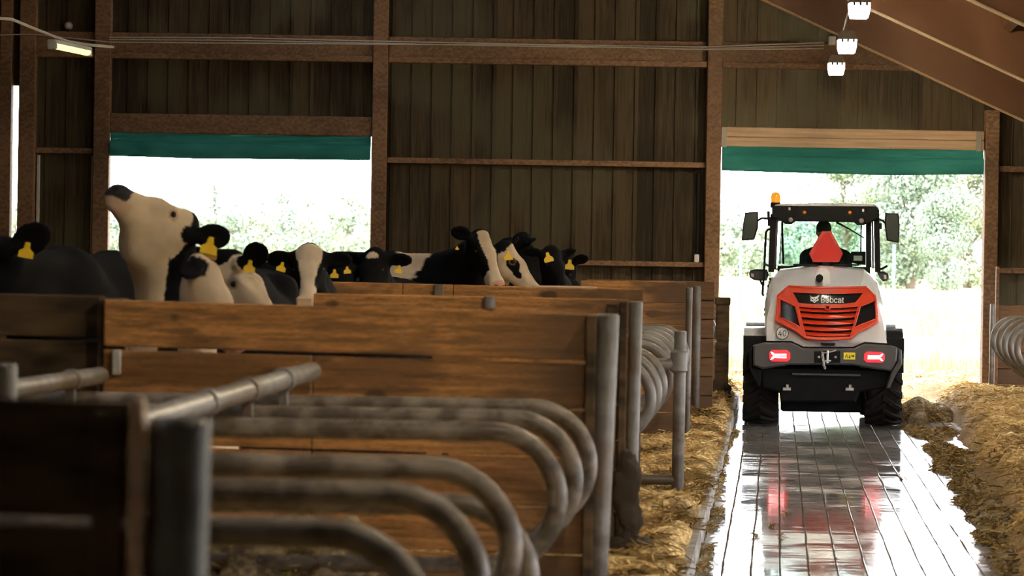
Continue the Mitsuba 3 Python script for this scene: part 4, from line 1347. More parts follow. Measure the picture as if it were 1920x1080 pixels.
for i in range(15):
    px = 175 + 37 * i
    tree_at(px + RNG.uniform(-8, 8), 398 + RNG.uniform(-10, 14), 420 + RNG.uniform(-12, 12), 82, 'b', f'{NTH[i]} tree from the left in the front row of the pale wood, left window', 140 + i, 'front row of the wood', n=1100, tone=i % 3)
for i in range(12):
    px = 190 + 45 * i
    tree_at(px + RNG.uniform(-8, 8), 440 + RNG.uniform(-8, 8), 395 + RNG.uniform(-6, 6), 92, 'b', f'{NTH[i]} bush from the left along the foot of the pale wood, left window', 170 + i, 'bushes at the foot of the wood', n=800, tone=(i + 1) % 3, low=0.0)
tree_at(24, 345, 480, 70, 'b', 'pale tree in the narrow slit at the left edge', 190, n=1200, tone=1)
tree_at(30, 395, 420, 80, 'b', 'pale lower tree in the narrow slit at the left edge', 191, n=1000, tone=0)
# behind the doorway: far trees left of the loader, tall near ones right of it
for i, (px, top, Y, w, kd, lb) in enumerate([(1352, 372, 430, 60, 'c', 'pale conifer beside the left doorway post'), (1383, 356, 450, 56, 'c', 'pale pointed conifer above the left mirror of the loader'),
        (1420, 372, 430, 80, 'b', 'pale tree left of the orange beacon'), (1475, 372, 440, 56, 'c', 'pale conifer just right of the orange beacon'), (1500, 362, 450, 52, 'c', 'pale conifer above the cab roof, left of the big trees')]):
    tree_at(px, top, Y, w, kd, lb, 200 + i, n=1500, tone=1)
for i in range(9):
    px = 1345 + 42 * i
    tree_at(px, 408 + RNG.uniform(-10, 12), 380 + RNG.uniform(-10, 10), 96, 'b', f'{NTH[i]} tree from the left in the low row beyond the field behind the loader', 220 + i, 'low row beyond the field', n=1100, tone=i % 3)
for i in range(7):
    px = 1340 + 62 * i
    tree_at(px, 446 + RNG.uniform(-8, 8), 350 + RNG.uniform(-6, 6), 108, 'b', f'{NTH[i]} bush from the left at the far side of the field behind the loader', 240 + i, 'bushes at the far side of the field', n=900, tone=(i + 2) % 3, low=0.0)
for i, (px, top, Y, w, lb) in enumerate([(1585, 262, 262, 190, 'big pale tree above the cab roof'), (1712, 228, 225, 250, 'biggest pale tree, right of the loader cab in the doorway'),
                                        (1818, 250, 240, 210, 'big pale tree beside the right doorway post'), (1650, 330, 250, 150, 'pale tree behind the right mirror of the loader'), (1775, 350, 215, 150, 'pale bushy tree right of the loader, lower than the big ones')]):
    tree_at(px, top, Y, w, 'b', lb, 260 + i, n=12000, tone=i % 3, low=0.03, leaf=0.0165)

# two thin teal posts in the field
for px, y0, y1, lb in ((1387, 462, 597, 'thin teal post in the field left of the loader'), (1674, 462, 606, 'thin teal post in the field right of the loader')):
    Y = 1.86 * F / (y1 - 488)
    b = at(px, y1, Y)
    t = at(px + 1, y0, Y)
    k = thing('fence_post', lb, 'post')
    put(k + '__shaft', cyl((b[0], Y, -0.1), (b[0], Y, t[2]), 0.046, 14, 0.02), 'm_teal', smooth=40)
    put(k + '__cap', cyl((b[0], Y, t[2]), (b[0], Y, t[2] + 0.05), 0.052, 14, 0.02), 'm_teal', smooth=40)

# ================================================================== straw, muck, grass
def heights(fn, xs, ys, bsdf, key, smooth=True):
    """A sheet over the grid (alley X, y) with heights fn(X, y)."""
    Xg, Yg = np.meshgrid(xs, ys)
    Zg = fn(Xg, Yg)
    v = np.column_stack([(Xg + SK * Yg).ravel(), Yg.ravel(), Zg.ravel()])
    n, m = len(xs), len(ys)
    i, j = np.meshgrid(np.arange(m - 1), np.arange(n - 1), indexing='ij')
    a = (i * n + j).ravel()
    f = np.vstack([np.column_stack([a, a + 1, a + 1 + n]), np.column_stack([a, a + 1 + n, a + n])])
    return put(key, mkmesh(v, f), bsdf, smooth=smooth)


def fb(X, Y, s, o=4, seed=0):
    return meshkit.fbm(np.stack([np.asarray(X) * s, np.asarray(Y) * s, np.zeros_like(np.asarray(X, float))], -1), o, seed)


def h_left(X, Y):
    e = np.clip((AL - 0.02 - X) / 0.10, 0, 1)
    back = np.clip((X + 1.55) / 0.6, 0, 1)
    z = 0.15 + e * (0.015 + 0.11 * fb(X, Y, 3.2, 4, 3) * (0.35 + 0.65 * back) + 0.06 * np.clip((Y - 30) / 6, 0, 1))
    return np.where(X > AL - 0.03, 0.12, z)


def h_right(X, Y):
    foot = 1.40 + 0.20 * (fb(X * 0, Y, 0.55, 3, 8) - 0.5) * 2 + 0.030 * np.clip(Y - 20, -3, 18)
    t = np.clip((X - foot) / 0.42, 0, 1)
    t = t * t * (3 - 2 * t)
    z = -0.03 + t * (0.30 + 0.20 * (fb(X, Y, 2.1, 4, 11) - 0.4)) + 0.05 * (fb(X, Y, 9, 3, 5) - 0.5) * (t > 0.02)
    return z


def h_out(X, Y):
    r = np.clip((Y - WY - 0.2) / 1.2, 0, 1) * np.clip((57 - Y) / 9, 0, 1)
    lump = fb(X, Y, 0.9, 4, 21)
    side = np.clip((np.abs(X - 0.75) - 0.7) / 0.8, 0.15, 1)
    return -0.06 + r * (0.05 + 0.42 * np.clip(lump - 0.36, 0, 1) * side)


structure('floor_bedding_left', 'golden straw bedding with muck along the curb')
heights(h_left, np.linspace(-3.3, AL, 110), np.linspace(4, WY - 0.05, 520), 'm_straw', 'floor_bedding_left')
structure('floor_bedding_right', 'bank of golden straw along the right side of the alley')
heights(h_right, np.linspace(1.4, XR - 0.1, 120), np.linspace(0.5, WY - 0.05, 600), 'm_bank', 'floor_bedding_right')
structure('floor_straw_outside', 'trampled straw on the ground outside the doorway')
heights(h_out, np.linspace(-9, 10, 150), np.linspace(WY + 0.1, 58, 170), 'm_bank', 'floor_straw_outside')


def f_bank(p, n, uv):
    a = fbm(p.x * 55, p.y * 18, p.z * 55, 3)
    s = fbm(p.x * 2.0, p.y * 1.0, 3.0, 3)
    c = mix((0.22, 0.13, 0.045), (0.66, 0.47, 0.20), smoothstep(0.3, 0.75, a))
    low = smoothstep(0.24, 0.04, p.z + 0.35 * (s - 0.5))
    low = dr.maximum(low, smoothstep(0.58, 0.70, s) * 0.7)
    return mix(c, (0.070, 0.042, 0.017), low * 0.85)


scene['m_bank'] = prin(proc(f_bank), 0.85, spec=0.2)


def strands(P, L, wd, rng, flat=0.25, dark=0.15):
    """Bent ribbons lying about the points P."""
    N = len(P)
    a = rng.uniform(0, 2 * np.pi, N)
    pit = rng.normal(0, flat, N)
    d = np.column_stack([np.cos(a) * np.cos(pit), np.sin(a) * np.cos(pit), np.sin(pit)])
    L = L * rng.uniform(0.45, 1.25, N)[:, None]
    bend = rng.normal(0, 0.18, (N, 3)) * L
    bend[:, 2] = np.abs(bend[:, 2])
    s = np.cross(d, rng.normal(0, 0.5, (N, 3)) + [0, 0, 1.0])
    s /= np.linalg.norm(s, axis=1, keepdims=True) + 1e-9
    w = wd * rng.uniform(0.6, 1.3, N)[:, None]
    p0, p1, p2 = P - d * L * 0.5, P + bend * 0.5, P + d * L * 0.5
    v = np.stack([p0 - s * w, p0 + s * w, p1 - s * w, p1 + s * w, p2 - s * w * 0.6, p2 + s * w * 0.6], 1).reshape(-1, 3)
    f = (np.array([[0, 1, 3], [0, 3, 2], [2, 3, 5], [2, 5, 4]])[None] + (np.arange(N) * 6)[:, None, None]).reshape(-1, 3)
    k = rng.uniform(0, 1, N)
    c = np.array([0.46, 0.31, 0.11]) + k[:, None] * np.array([0.38, 0.34, 0.22])
    c[rng.uniform(0, 1, N) < dark] *= 0.35
    return mkmesh(v, f), np.repeat(c, 6, axis=0)


def scatter(key, label, n, Xr, Yr, hfn, L, wd, seed, keep=None, dark=0.15, flat=0.25, up=0.012, muck=None):
    rng = np.random.default_rng(seed)
    X, Y = rng.uniform(*Xr, n), rng.uniform(*Yr, n)
    if keep is not None:
        m = keep(X, Y, rng)
        X, Y = X[m], Y[m]
    z = hfn(X, Y) + up * rng.uniform(0.2, 1.6, len(X))
    m, c = strands(np.column_stack([X + SK * Y, Y, z]), L, wd, rng, flat, dark)
    if muck is not None:
        c = c * np.repeat(muck(X, Y), 6)[:, None] ** np.array([1.0, 1.12, 1.25])
    put(key, m, 'm_vc', color=c)
    tag(key, label, 'straw', kind='stuff')


scatter('bedding_straw', 'loose golden straw lying along the left curb', 30000, (-1.75, AL - 0.02), (16, WY - 0.35), h_left, 0.15, 0.0048, 31, lambda X, Y, r: (fb(X, Y, 2.2, 3, 2) + r.uniform(-0.12, 0.12, len(X))) < 0.56, muck=lambda X, Y: 1.12 - 0.80 * np.clip((fb(X, Y, 1.5, 3, 6) - 0.47 + 0.5 * np.clip((X + 0.70) / 0.3, 0, 1) * 0.35) / 0.12, 0, 1))
scatter('stall_straw', 'yellowish straw on the floor between the near pipes', 9000, (-3.2, -0.6), (6.0, 15.5), h_left, 0.15, 0.003, 32, dark=0.25, flat=0.45)
scatter('bank_straw', 'golden straw on the bank at the right side', 36000, (1.45, 4.6), (14, WY - 0.35), h_right, 0.15, 0.0050, 33, lambda X, Y, r: h_right(X, Y) > 0.13 + r.uniform(-0.06, 0.04, len(X)), muck=lambda X, Y: 1.1 - 0.65 * np.clip((fb(X, Y, 1.2, 3, 16) - 0.52 + np.clip((0.24 - h_right(X, Y)) / 0.2, 0, 1) * 0.25) / 0.14, 0, 1))
scatter('yard_straw', 'pale straw scattered on the ground outside the doorway', 16000, (-2.5, 6.0), (WY + 0.4, 56), h_out, 0.22, 0.0065, 34, lambda X, Y, r: fb(X, Y, 0.8, 3, 4) > 0.40, flat=0.35)


def mound(X0, Y0, rx, ry, h, seed, n=30, rough=0.9):
    """A flat-bottomed heap with a ragged outline."""
    rng = np.random.default_rng(seed)
    r = np.linspace(0, 1, n)
    a = np.linspace(0, 2 * np.pi, 64, endpoint=False)
    R, Ang = np.meshgrid(r, a, indexing='ij')
    out = 1 + rough * (meshkit.fbm(np.stack([np.cos(Ang) * 1.6 + seed, np.sin(Ang) * 1.6, R * 0], -1), 3) - 0.5) * 1.5
    X = X0 + rx * R * np.cos(Ang) * out
    Y = Y0 + ry * R * np.sin(Ang) * out
    z = h * (1 - R ** 2.4) * (0.45 + 1.1 * fb(X, Y, 3.0, 3, seed % 50)) + 0.035 * (fb(X, Y, 16, 3, seed % 50 + 1) - 0.5) * (1 - R ** 6) - 0.004
    z[-1] = -0.012
    v = np.column_stack([(X + SK * Y).ravel(), Y.ravel(), z.ravel()])
    f = []
    for i in range(n - 1):
        for j in range(64):
            p, q = i * 64 + j, i * 64 + (j + 1) % 64
            f += [[p, p + 64, q + 64], [p, q + 64, q]]
    return mkmesh(v, f)


def gp(px, py):
    """(X, Y) of the alley floor at this place of the frame."""
    lo, hi = 5.0, 60.0
    for _ in range(50):
        m = (lo + hi) / 2
        if at(px, py, m)[2] < 0:
            hi = m
        else:
            lo = m
    return at(px, py, lo)[0] - SK * lo, lo


def manure_at(spots):
    ms = []
    for i, (px, py, rx, ry, h) in enumerate(spots):
        X, Y = gp(px, py)
        ms.append(mound(X, Y, rx, ry, h, 300 + 7 * i + int(px)))
    return ms


HEAP = [(1722, 790, 0.28, 0.55, 0.22), (1755, 788, 0.24, 0.5, 0.18), (1700, 788, 0.15, 0.5, 0.11)]
SMEAR = [(1712, 806, 0.11, 0.8, 0.04), (1745, 818, 0.20, 0.8, 0.05), (1775, 812, 0.10, 0.7, 0.04), (1765, 845, 0.16, 1.0, 0.06), (1800, 862, 0.24, 1.2, 0.07), (1785, 880, 0.17, 0.9, 0.06), (1830, 890, 0.20, 1.0, 0.06), (1822, 915, 0.18, 0.8, 0.06),
         (1845, 945, 0.22, 0.8, 0.07), (1870, 975, 0.20, 0.7, 0.07), (1888, 1015, 0.20, 0.8, 0.07), (1912, 1055, 0.16, 0.7, 0.08), (1905, 985, 0.14, 0.9, 0.07), (1868, 1010, 0.10, 0.4, 0.04), (1895, 1070, 0.10, 0.4, 0.05)]
EDGE = [(1347, 900, 0.045, 0.7, 0.03), (1338, 930, 0.055, 0.5, 0.04), (1342, 965, 0.05, 0.4, 0.04), (1332, 990, 0.05, 0.3, 0.03), (1325, 1035, 0.045, 0.3, 0.03), (1366, 830, 0.045, 0.9, 0.03), (1358, 865, 0.04, 0.7, 0.03), (1318, 1065, 0.045, 0.3, 0.03),
        (1468, 1011, 0.022, 0.05, 0.010), (1417, 1006, 0.018, 0.04, 0.008), (1446, 990, 0.010, 0.04, 0.008), (1475, 965, 0.013, 0.04, 0.008), (1690, 900, 0.02, 0.05, 0.006), (1380, 815, 0.03, 0.6, 0.02)]


def muck_straw(spots, n, seed):
    rng = np.random.default_rng(seed)
    P = []
    for px, py, rx, ry, h in spots:
        X, Y = gp(px, py)
        m = max(6, int(n * rx * ry))
        r, a = np.sqrt(rng.uniform(0, 1.15, m)), rng.uniform(0, 2 * np.pi, m)
        P.append(np.column_stack([X + rx * r * np.cos(a) + SK * (Y + ry * r * np.sin(a)), Y + ry * r * np.sin(a), 0.012 + h * np.clip(1 - r ** 2, 0, 1) * rng.uniform(0.5, 1.1, m)]))
    m, c = strands(np.vstack(P), 0.09, 0.005, rng, 0.35, 0.3)
    return m, c * np.array([0.52, 0.50, 0.46])


def heap(key, spots, n, seed, label, cat, kind=None):
    put(key, join(manure_at(spots)), 'm_muck', smooth=True)
    tag(key, label, cat, kind=kind)
    m, c = muck_straw(spots, n, seed)
    k = put(key + '__chaff', m, 'm_vc', color=c)
    labels[k] = {'label': 'straw chaff', 'kind': 'stuff'}


heap('muck_heap', HEAP, 4000, 61, 'brown heap of muck and straw just right of the rear wheel of the loader', 'muck heap')
heap('manure', SMEAR, 4000, 62, 'brown muck smeared over the right side of the wet alley', 'muck', 'stuff')
heap('manure_edge', EDGE, 2500, 63, 'dark crumbs of muck along the left edge of the wet alley', 'muck', 'stuff')
# hay against the long partition, between the near pipes
m = mound(0, 0, 0.62, 0.32, 0.50, 77)
v = np.array(m.vertices)
hx0, hy0 = at(520, 900, 13.2)[0], 13.12
v = v + [hx0, hy0, 0.14]
kh = thing('hay_heap', 'low heap of yellow-green hay against the long partition, behind the near pipes', 'hay')
put(kh + '__core', mkmesh(v, m.faces), 'm_muck', smooth=True)
rng = np.random.default_rng(78)
r_, a_ = np.sqrt(rng.uniform(0, 1, 2600)), rng.uniform(0, 2 * np.pi, 2600)
P = np.column_stack([hx0 + 0.62 * r_ * np.cos(a_), hy0 + 0.25 * r_ * np.sin(a_), 0.16 + 0.46 * (1 - r_ ** 2) + rng.uniform(-0.03, 0.06, 2600)])
m, c = strands(P, 0.18, 0.0028, rng, 0.75, 0.1)
k_ = put(kh + '__stalks', m, 'm_vc', color=c * np.array([0.80, 0.92, 0.60]))
labels[k_] = {'label': 'yellow-green stalks', 'kind': 'stuff'}
# caked muck at the foot of the second partition
Xp = at(1186, 980, Y2)


def lump(c, r, seed, amp=0.55):
    m = trimesh.creation.icosphere(4, 1.0)
    v = np.array(m.vertices) * r
    n = np.array(m.vertices)
    d = (meshkit.fbm(v * 16 + seed, 4, seed) - 0.42) * amp + (meshkit.fbm(v * 5 + seed, 2, seed + 3) - 0.45) * amp * 0.8
    return mkmesh(v * (1 + d[:, None] * np.array([1, 1, 0.3])) + c, m.faces)


put(k2 + '__caked_muck', join([lump(np.array([Xp[0] - 0.035, Y2 - 0.05, 0.42]), np.array([0.075, 0.045, 0.33]), 4, 1.3), lump(np.array([Xp[0] - 0.02, Y2 - 0.05, 0.20]), np.array([0.12, 0.06, 0.08]), 9, 1.3)]), 'm_mud', smooth=True)
labels[k2 + '__caked_muck'] = {'label': 'dark caked muck', 'kind': 'stuff'}
scene['m_mud'] = prin((0.035, 0.024, 0.014), 0.8, spec=0.25)
Xp = at(1342, 730, Yw)
put(kp + '__caked_muck', join([lump(np.array([Xp[0] + 0.02, Yw - 0.08, 0.30]), np.array([0.15, 0.07, 0.16]), 14), lump(np.array([Xp[0] - 0.10, Yw - 0.07, 0.26]), np.array([0.10, 0.06, 0.10]), 17)]), 'm_mud', smooth=True)
labels[kp + '__caked_muck'] = {'label': 'dark caked muck', 'kind': 'stuff'}

# field grass
rng = np.random.default_rng(50)
N = 26000
Y = 54 + 70 * rng.uniform(0, 1, N) ** 1.3
X = rng.uniform(-6, 9, N) * (Y / 60)
w = fb(X, Y, 0.25, 3, 9) > 0.40
X, Y = X[w], Y[w]
P = np.column_stack([X + SK * Y, Y, np.full(len(X), -0.03)])
hgt = rng.uniform(0.12, 0.42, len(P))
d = np.column_stack([rng.normal(0, 0.22, len(P)), rng.normal(0, 0.22, len(P)), np.ones(len(P))]) * hgt[:, None]
s = np.column_stack([np.cos(a_ := rng.uniform(0, np.pi, len(P))), np.sin(a_), np.zeros(len(P))]) * 0.009
v = np.stack([P - s, P + s, P + d * 0.6 - s * 0.7, P + d * 0.6 + s * 0.7, P + d * [1.25, 1.25, 1.0]], 1).reshape(-1, 3)
f = (np.array([[0, 1, 3], [0, 3, 2], [2, 3, 4]])[None] + (np.arange(len(P)) * 5)[:, None, None]).reshape(-1, 3)
k = rng.uniform(0, 1, len(P))[:, None]
put('field_grass', mkmesh(v, f), 'm_vc', color=np.repeat(np.array([0.20, 0.27, 0.09]) + k * np.array([0.22, 0.16, 0.10]), 5, axis=0))
tag('field_grass', 'pale green grass growing in the field outside the doorway', 'grass', kind='stuff')

# ================================================================== bodies: distance fields meshed by surface nets
def vnorm(v):
    v = np.asarray(v, float)
    return v / np.linalg.norm(v)


class Body:
    def __init__(self, k=0.05):
        self.prims, self.k = [], k

    def cone(self, a, b, ra, rb, k=None, sub=False):
        a, b = np.asarray(a, float), np.asarray(b, float)
        r = max(ra, rb)
        self.prims.append(('cone', (a, b, ra, rb), np.minimum(a, b) - r, np.maximum(a, b) + r, k or self.k, sub))

    def ell(self, c, rad, R=np.eye(3), k=None, sub=False):
        c, rad = np.asarray(c, float), np.asarray(rad, float)
        ext = np.sqrt(((np.asarray(R) * rad[None, :]) ** 2).sum(1))
        self.prims.append(('ell', (c, rad, np.asarray(R, float)), c - ext, c + ext, k or self.k, sub))

    def mesh(self, fine, coarse, focus):
        """Surface nets on a rectilinear grid, fine inside the boxes of focus (list of (lo, hi)), coarse elsewhere."""
        lo = np.min([p[2] for p in self.prims], 0) - 0.08
        hi = np.max([p[3] for p in self.prims], 0) + 0.08
        axes = []
        for c in range(3):
            t, out = lo[c], []
            while t < hi[c]:
                out.append(t)
                d = min([0 if f[0][c] <= t <= f[1][c] else min(abs(t - f[0][c]), abs(t - f[1][c])) for f in focus] + [9])
                t += fine if d == 0 else min(coarse, fine * 1.15 + 0.35 * d) if t > max(f[1][c] for f in focus) else (min(coarse, max(fine, d)) if d > 0 else fine)
            axes.append(np.array(out))
        X, Y, Z = axes
        D = np.full((len(X), len(Y), len(Z)), 1.0)
        for kind, q, a, b, k, sub in self.prims:
            m = k + 0.03
            sl = [slice(max(0, np.searchsorted(ax_, a[c] - m) - 1), np.searchsorted(ax_, b[c] + m) + 1) for c, ax_ in enumerate(axes)]
            P = np.stack(np.meshgrid(X[sl[0]], Y[sl[1]], Z[sl[2]], indexing='ij'), -1)
            if P.size == 0:
                continue
            if kind == 'cone':
                A, B, ra, rb = q
                ab = B - A
                t = np.clip(((P - A) @ ab) / (ab @ ab + 1e-12), 0, 1)
                d = np.linalg.norm(P - A - t[..., None] * ab, axis=-1) - (ra + (rb - ra) * t)
            else:
                c, rad, R = q
                L = (P - c) @ R
                k0 = np.linalg.norm(L / rad, axis=-1)
                k1 = np.linalg.norm(L / rad ** 2, axis=-1)
                d = k0 * (k0 - 1) / np.maximum(k1, 1e-9)
            E = D[tuple(sl)]
            if sub:
                h = np.maximum(k - np.abs(E + d), 0) / k
                D[tuple(sl)] = np.maximum(E, -d) + h * h * k / 4
            else:
                h = np.maximum(k - np.abs(E - d), 0) / k
                D[tuple(sl)] = np.minimum(E, d) - h * h * k / 4
        return surface_nets(D, axes)


def surface_nets(D, axes):
    ins = D < 0
    n = np.array(D.shape) - 1
    acc = np.zeros((*n, 3))
    cnt = np.zeros(n)
    c0 = [slice(0, -1), slice(1, None)]
    cnr = {o: D[c0[o[0]], c0[o[1]], c0[o[2]]] for o in np.ndindex(2, 2, 2)}
    tot = sum((v < 0).astype(np.int8) for v in cnr.values())
    act = np.nonzero((tot > 0) & (tot < 8))
    val = {o: v[act] for o, v in cnr.items()}
    A, C = np.zeros((len(act[0]), 3)), np.zeros(len(act[0]))
    for o in np.ndindex(2, 2, 2):
        for c in range(3):
            if o[c]:
                continue
            p = list(o)
            p[c] = 1
            a, b = val[o], val[tuple(p)]
            m = (a < 0) != (b < 0)
            t = np.where(m, a / np.where(m, a - b, 1), 0)
            q = np.array(o, float)[None] + 0 * A
            q[:, c] = t
            A[m] += q[m]
            C += m
    A /= C[:, None]
    V = np.stack([axes[c][act[c]] + A[:, c] * (axes[c][act[c] + 1] - axes[c][act[c]]) for c in range(3)], 1)
    idx = np.full(n, -1, np.int64)
    idx[act] = np.arange(len(V))
    F = []
    for c in range(3):
        u, w = (c + 1) % 3, (c + 2) % 3
        s0, s1 = [slice(None)] * 3, [slice(None)] * 3
        s0[c], s1[c] = slice(0, -1), slice(1, None)
        e = ins[tuple(s0)] != ins[tuple(s1)]
        e_in = ins[tuple(s0)]
        I = np.array(np.nonzero(e))
        ok = (I[u] > 0) & (I[w] > 0) & (I[u] < D.shape[u] - 1) & (I[w] < D.shape[w] - 1)
        I = I[:, ok]
        flip = e_in[tuple(I)]

        def at_(du, dw):
            J = I.copy()
            J[u] -= du
            J[w] -= dw
            return idx[tuple(J)]

        q = np.stack([at_(1, 1), at_(0, 1), at_(0, 0), at_(1, 0)], 1)
        q[~flip] = q[~flip][:, ::-1]
        F += [q[:, [0, 1, 2]], q[:, [0, 2, 3]]]
    return mkmesh(V, np.vstack(F))


def smoothed(m, rounds=3):
    from scipy.sparse import coo_matrix
    from scipy.sparse.csgraph import connected_components
    v, f = np.array(m.vertices), np.array(m.faces)
    e = np.vstack([f[:, [0, 1]], f[:, [1, 2]], f[:, [2, 0]]])
    n = len(v)
    A = coo_matrix((np.ones(2 * len(e)), (np.r_[e[:, 0], e[:, 1]], np.r_[e[:, 1], e[:, 0]])), (n, n)).tocsr()
    A.data[:] = 1
    _, lab = connected_components(A)
    big = np.bincount(lab[f[:, 0]]).argmax()
    f = f[lab[f[:, 0]] == big]
    deg = np.maximum(np.asarray(A.sum(1)).ravel(), 1)[:, None]
    for _ in range(rounds):
        for w in (0.5, -0.51):
            v = v + w * (A @ v / deg - v)
    used = np.unique(f)
    back_ = np.zeros(n, int)
    back_[used] = np.arange(len(used))
    return mkmesh(v[used], back_[f])


BLACKC, WHITEC = np.array([0.006, 0.006, 0.0065]), np.array([0.58, 0.455, 0.315])
PINKC = np.array([0.50, 0.27, 0.19])


def tag_mesh(c, right, down, s):
    """A bell-shaped ear tag hanging from c."""
    pts = [(-0.16, -0.5), (0.16, -0.5), (0.2, -0.12), (0.5, 0.12), (0.5, 0.52), (-0.5, 0.52), (-0.5, 0.12), (-0.2, -0.12)]
    nrm = np.cross(right, down)
    secs = [[c + right * x * s + down * y * s + nrm * o for x, y in pts] for o in (-0.002, 0.002)]
    return loft(secs)


def cow(label, poll, d, chest, head_dir, s=1.0, Hw=1.40, zb=0.24, white=(), face=None, blaze=None, muzzle='white', ears=(1, 1), tags=(), fine=0.0125, roll=0.0, nose=None, up=None,
        neckwhite=False, eye=True, body_fn=None, earup=0.0, tone=WHITEC, eardrop=0.25, eardirs=None, extra=(), white_side=None):
    """poll: (px, py, Y) of the poll; d: where the muzzle points; chest: (px, Y) of the chest; head_dir: where the body heads."""
    key = thing('cow', label, 'cow')
    P = at(*poll)
    ex = vnorm(d)
    uz = np.array([0, 0, 1.0]) if up is None else vnorm(up)
    hv = vnorm([head_dir[0], head_dir[1], 0])
    if abs(ex @ uz) > 0.97:
        uz = hv
    ez = vnorm(uz - (uz @ ex) * ex)
    ey = np.cross(ez, ex)
    if roll:
        a = math.radians(roll)
        ez, ey = ez * math.cos(a) + ey * math.sin(a), ey * math.cos(a) - ez * math.sin(a)
    R = np.stack([ex, ey, ez], 1)

    def H(a, b, c):
        return P + (ex * a + ey * b + ez * c) * s

    B = Body(0.05)
    # head
    B.cone(H(0.03, 0, -0.055), H(0.20, 0, -0.06), 0.088 * s, 0.083 * s)
    B.cone(H(0.20, 0, -0.058), H(0.44, 0, -0.075), 0.072 * s, 0.054 * s)
    B.ell(H(0.47, 0, -0.085), np.array([0.070, 0.076, 0.068]) * s, R, 0.03)
    B.cone(H(0.10, 0, -0.155), H(0.42, 0, -0.135), 0.062 * s, 0.042 * s)
    for b in (-1, 1):
        B.ell(H(0.13, 0.048 * b, -0.135), np.array([0.10, 0.045, 0.085]) * s, R, 0.04)
        B.ell(H(0.165, 0.070 * b, -0.022), np.array([0.045, 0.026, 0.030]) * s, R, 0.025)
        B.ell(H(0.145, 0.100 * b, -0.045), np.array([0.022, 0.012, 0.017]) * s, R, 0.012, True)
        B.ell(H(0.525, 0.036 * b, -0.062), np.array([0.016, 0.011, 0.020]) * s, R, 0.008, True)
    B.ell(H(-0.005, 0, -0.005), np.array([0.055, 0.06, 0.050]) * s, R, 0.03)
    B.cone(H(0.40, 0, -0.14), H(0.480, 0, -0.142), 0.046 * s, 0.040 * s, 0.025)
    # ears
    EP = []
    for b, on in zip((-1, 1), ears):
        ed = vnorm(ey * b * 1.0 - ex * 0.22 - ez * (eardrop - earup))
        ew = vnorm(np.cross(ed, ex))
        en = np.cross(ed, ew)
        root = H(0.015, 0.075 * b, -0.035)
        if eardirs and b in eardirs:          # (root in the frame, direction, facing)
            root, ed, en = at(*eardirs[b][0]), vnorm(eardirs[b][1]), vnorm(eardirs[b][2])
            en = vnorm(en - (en @ ed) * ed)
            ew = np.cross(en, ed)
            B.cone(H(0.02, 0.04 * b, -0.05), root, 0.06 * s, 0.045 * s, 0.04)
        tip = root + ed * 0.235 * s
        EP.append((root, ed, ew, en))
        if not on:
            continue
        Re = np.stack([ed, ew, en], 1)
        B.cone(root, root + ed * 0.07 * s, 0.036 * s, 0.030 * s, 0.03)
        B.ell(root + ed * 0.145 * s, np.array([0.105, 0.077, 0.022]) * s, Re, 0.02)
        B.ell(root + ed * 0.15 * s + en * 0.022 * s * (np.sign(en @ ex + 1e-6) if not (eardirs and b in eardirs) else 1), np.array([0.075, 0.040, 0.014]) * s, Re, 0.012, True)
    # trunk
    C = at(chest[0], 500, chest[1])
    C = np.array([C[0], C[1], zb])
    side = np.array([-hv[1], hv[0], 0])
    Rb = np.stack([hv, side, [0, 0, 1.0]], 1)

    def W(a, b, c):
        return C + (hv * a + side * b) * s + np.array([0, 0, c])

    hw = Hw
    B.cone(P - ex * 0.0 - ez * 0.075 * s, W(-0.06, 0, hw - 0.13), 0.080 * s, 0.125 * s, 0.08)
    B.cone(H(0.07, 0, -0.13), W(0.10, 0, hw - 0.42), 0.082 * s, 0.19 * s, 0.10)
    B.cone(W(-0.02, 0, hw - 0.10), W(-0.75, 0, hw - 0.14), 0.10 * s, 0.11 * s, 0.10)
    B.ell(W(-0.02, 0, hw - 0.45), np.array([0.34, 0.27, 0.40]) * s, Rb, 0.12)
    B.ell(W(-0.72, 0, hw - 0.50), np.array([0.78, 0.36, 0.42]) * s, Rb, 0.12)
    B.cone(W(-0.75, 0, hw - 0.12), W(-1.38, 0, hw - 0.13), 0.11 * s, 0.12 * s, 0.10)
    for b in (-1, 1):
        B.ell(W(-1.15, 0.20 * b, hw - 0.13), np.array([0.10, 0.07, 0.08]) * s, Rb, 0.10)
        B.ell(W(-1.30, 0.13 * b, hw - 0.40), np.array([0.30, 0.17, 0.36]) * s, Rb, 0.10)
        B.cone(W(0.02, 0.16 * b, hw - 0.70), W(0.05, 0.16 * b, 0.42), 0.095 * s, 0.055 * s, 0.05)
        B.cone(W(0.05, 0.16 * b, 0.42), W(0.02, 0.16 * b, 0.12), 0.05 * s, 0.038 * s, 0.03)
        B.cone(W(0.02, 0.16 * b, 0.12), W(0.06, 0.16 * b, 0.035), 0.04 * s, 0.058 * s, 0.02)
        B.cone(W(-1.28, 0.20 * b, hw - 0.60), W(-1.12, 0.20 * b, 0.70), 0.17 * s, 0.12 * s, 0.08)
        B.cone(W(-1.12, 0.20 * b, 0.70), W(-1.47, 0.18 * b, 0.50), 0.10 * s, 0.058 * s, 0.05)
        B.cone(W(-1.47, 0.18 * b, 0.50), W(-1.38, 0.18 * b, 0.12), 0.05 * s, 0.042 * s, 0.03)
        B.cone(W(-1.38, 0.18 * b, 0.12), W(-1.33, 0.18 * b, 0.035), 0.042 * s, 0.060 * s, 0.02)
    B.ell(W(-1.05, 0, hw - 0.92), np.array([0.22, 0.17, 0.15]) * s, Rb, 0.06)
    B.cone(W(-1.52, 0, hw - 0.12), W(-1.66, 0, hw - 0.55), 0.045 * s, 0.028 * s, 0.04)
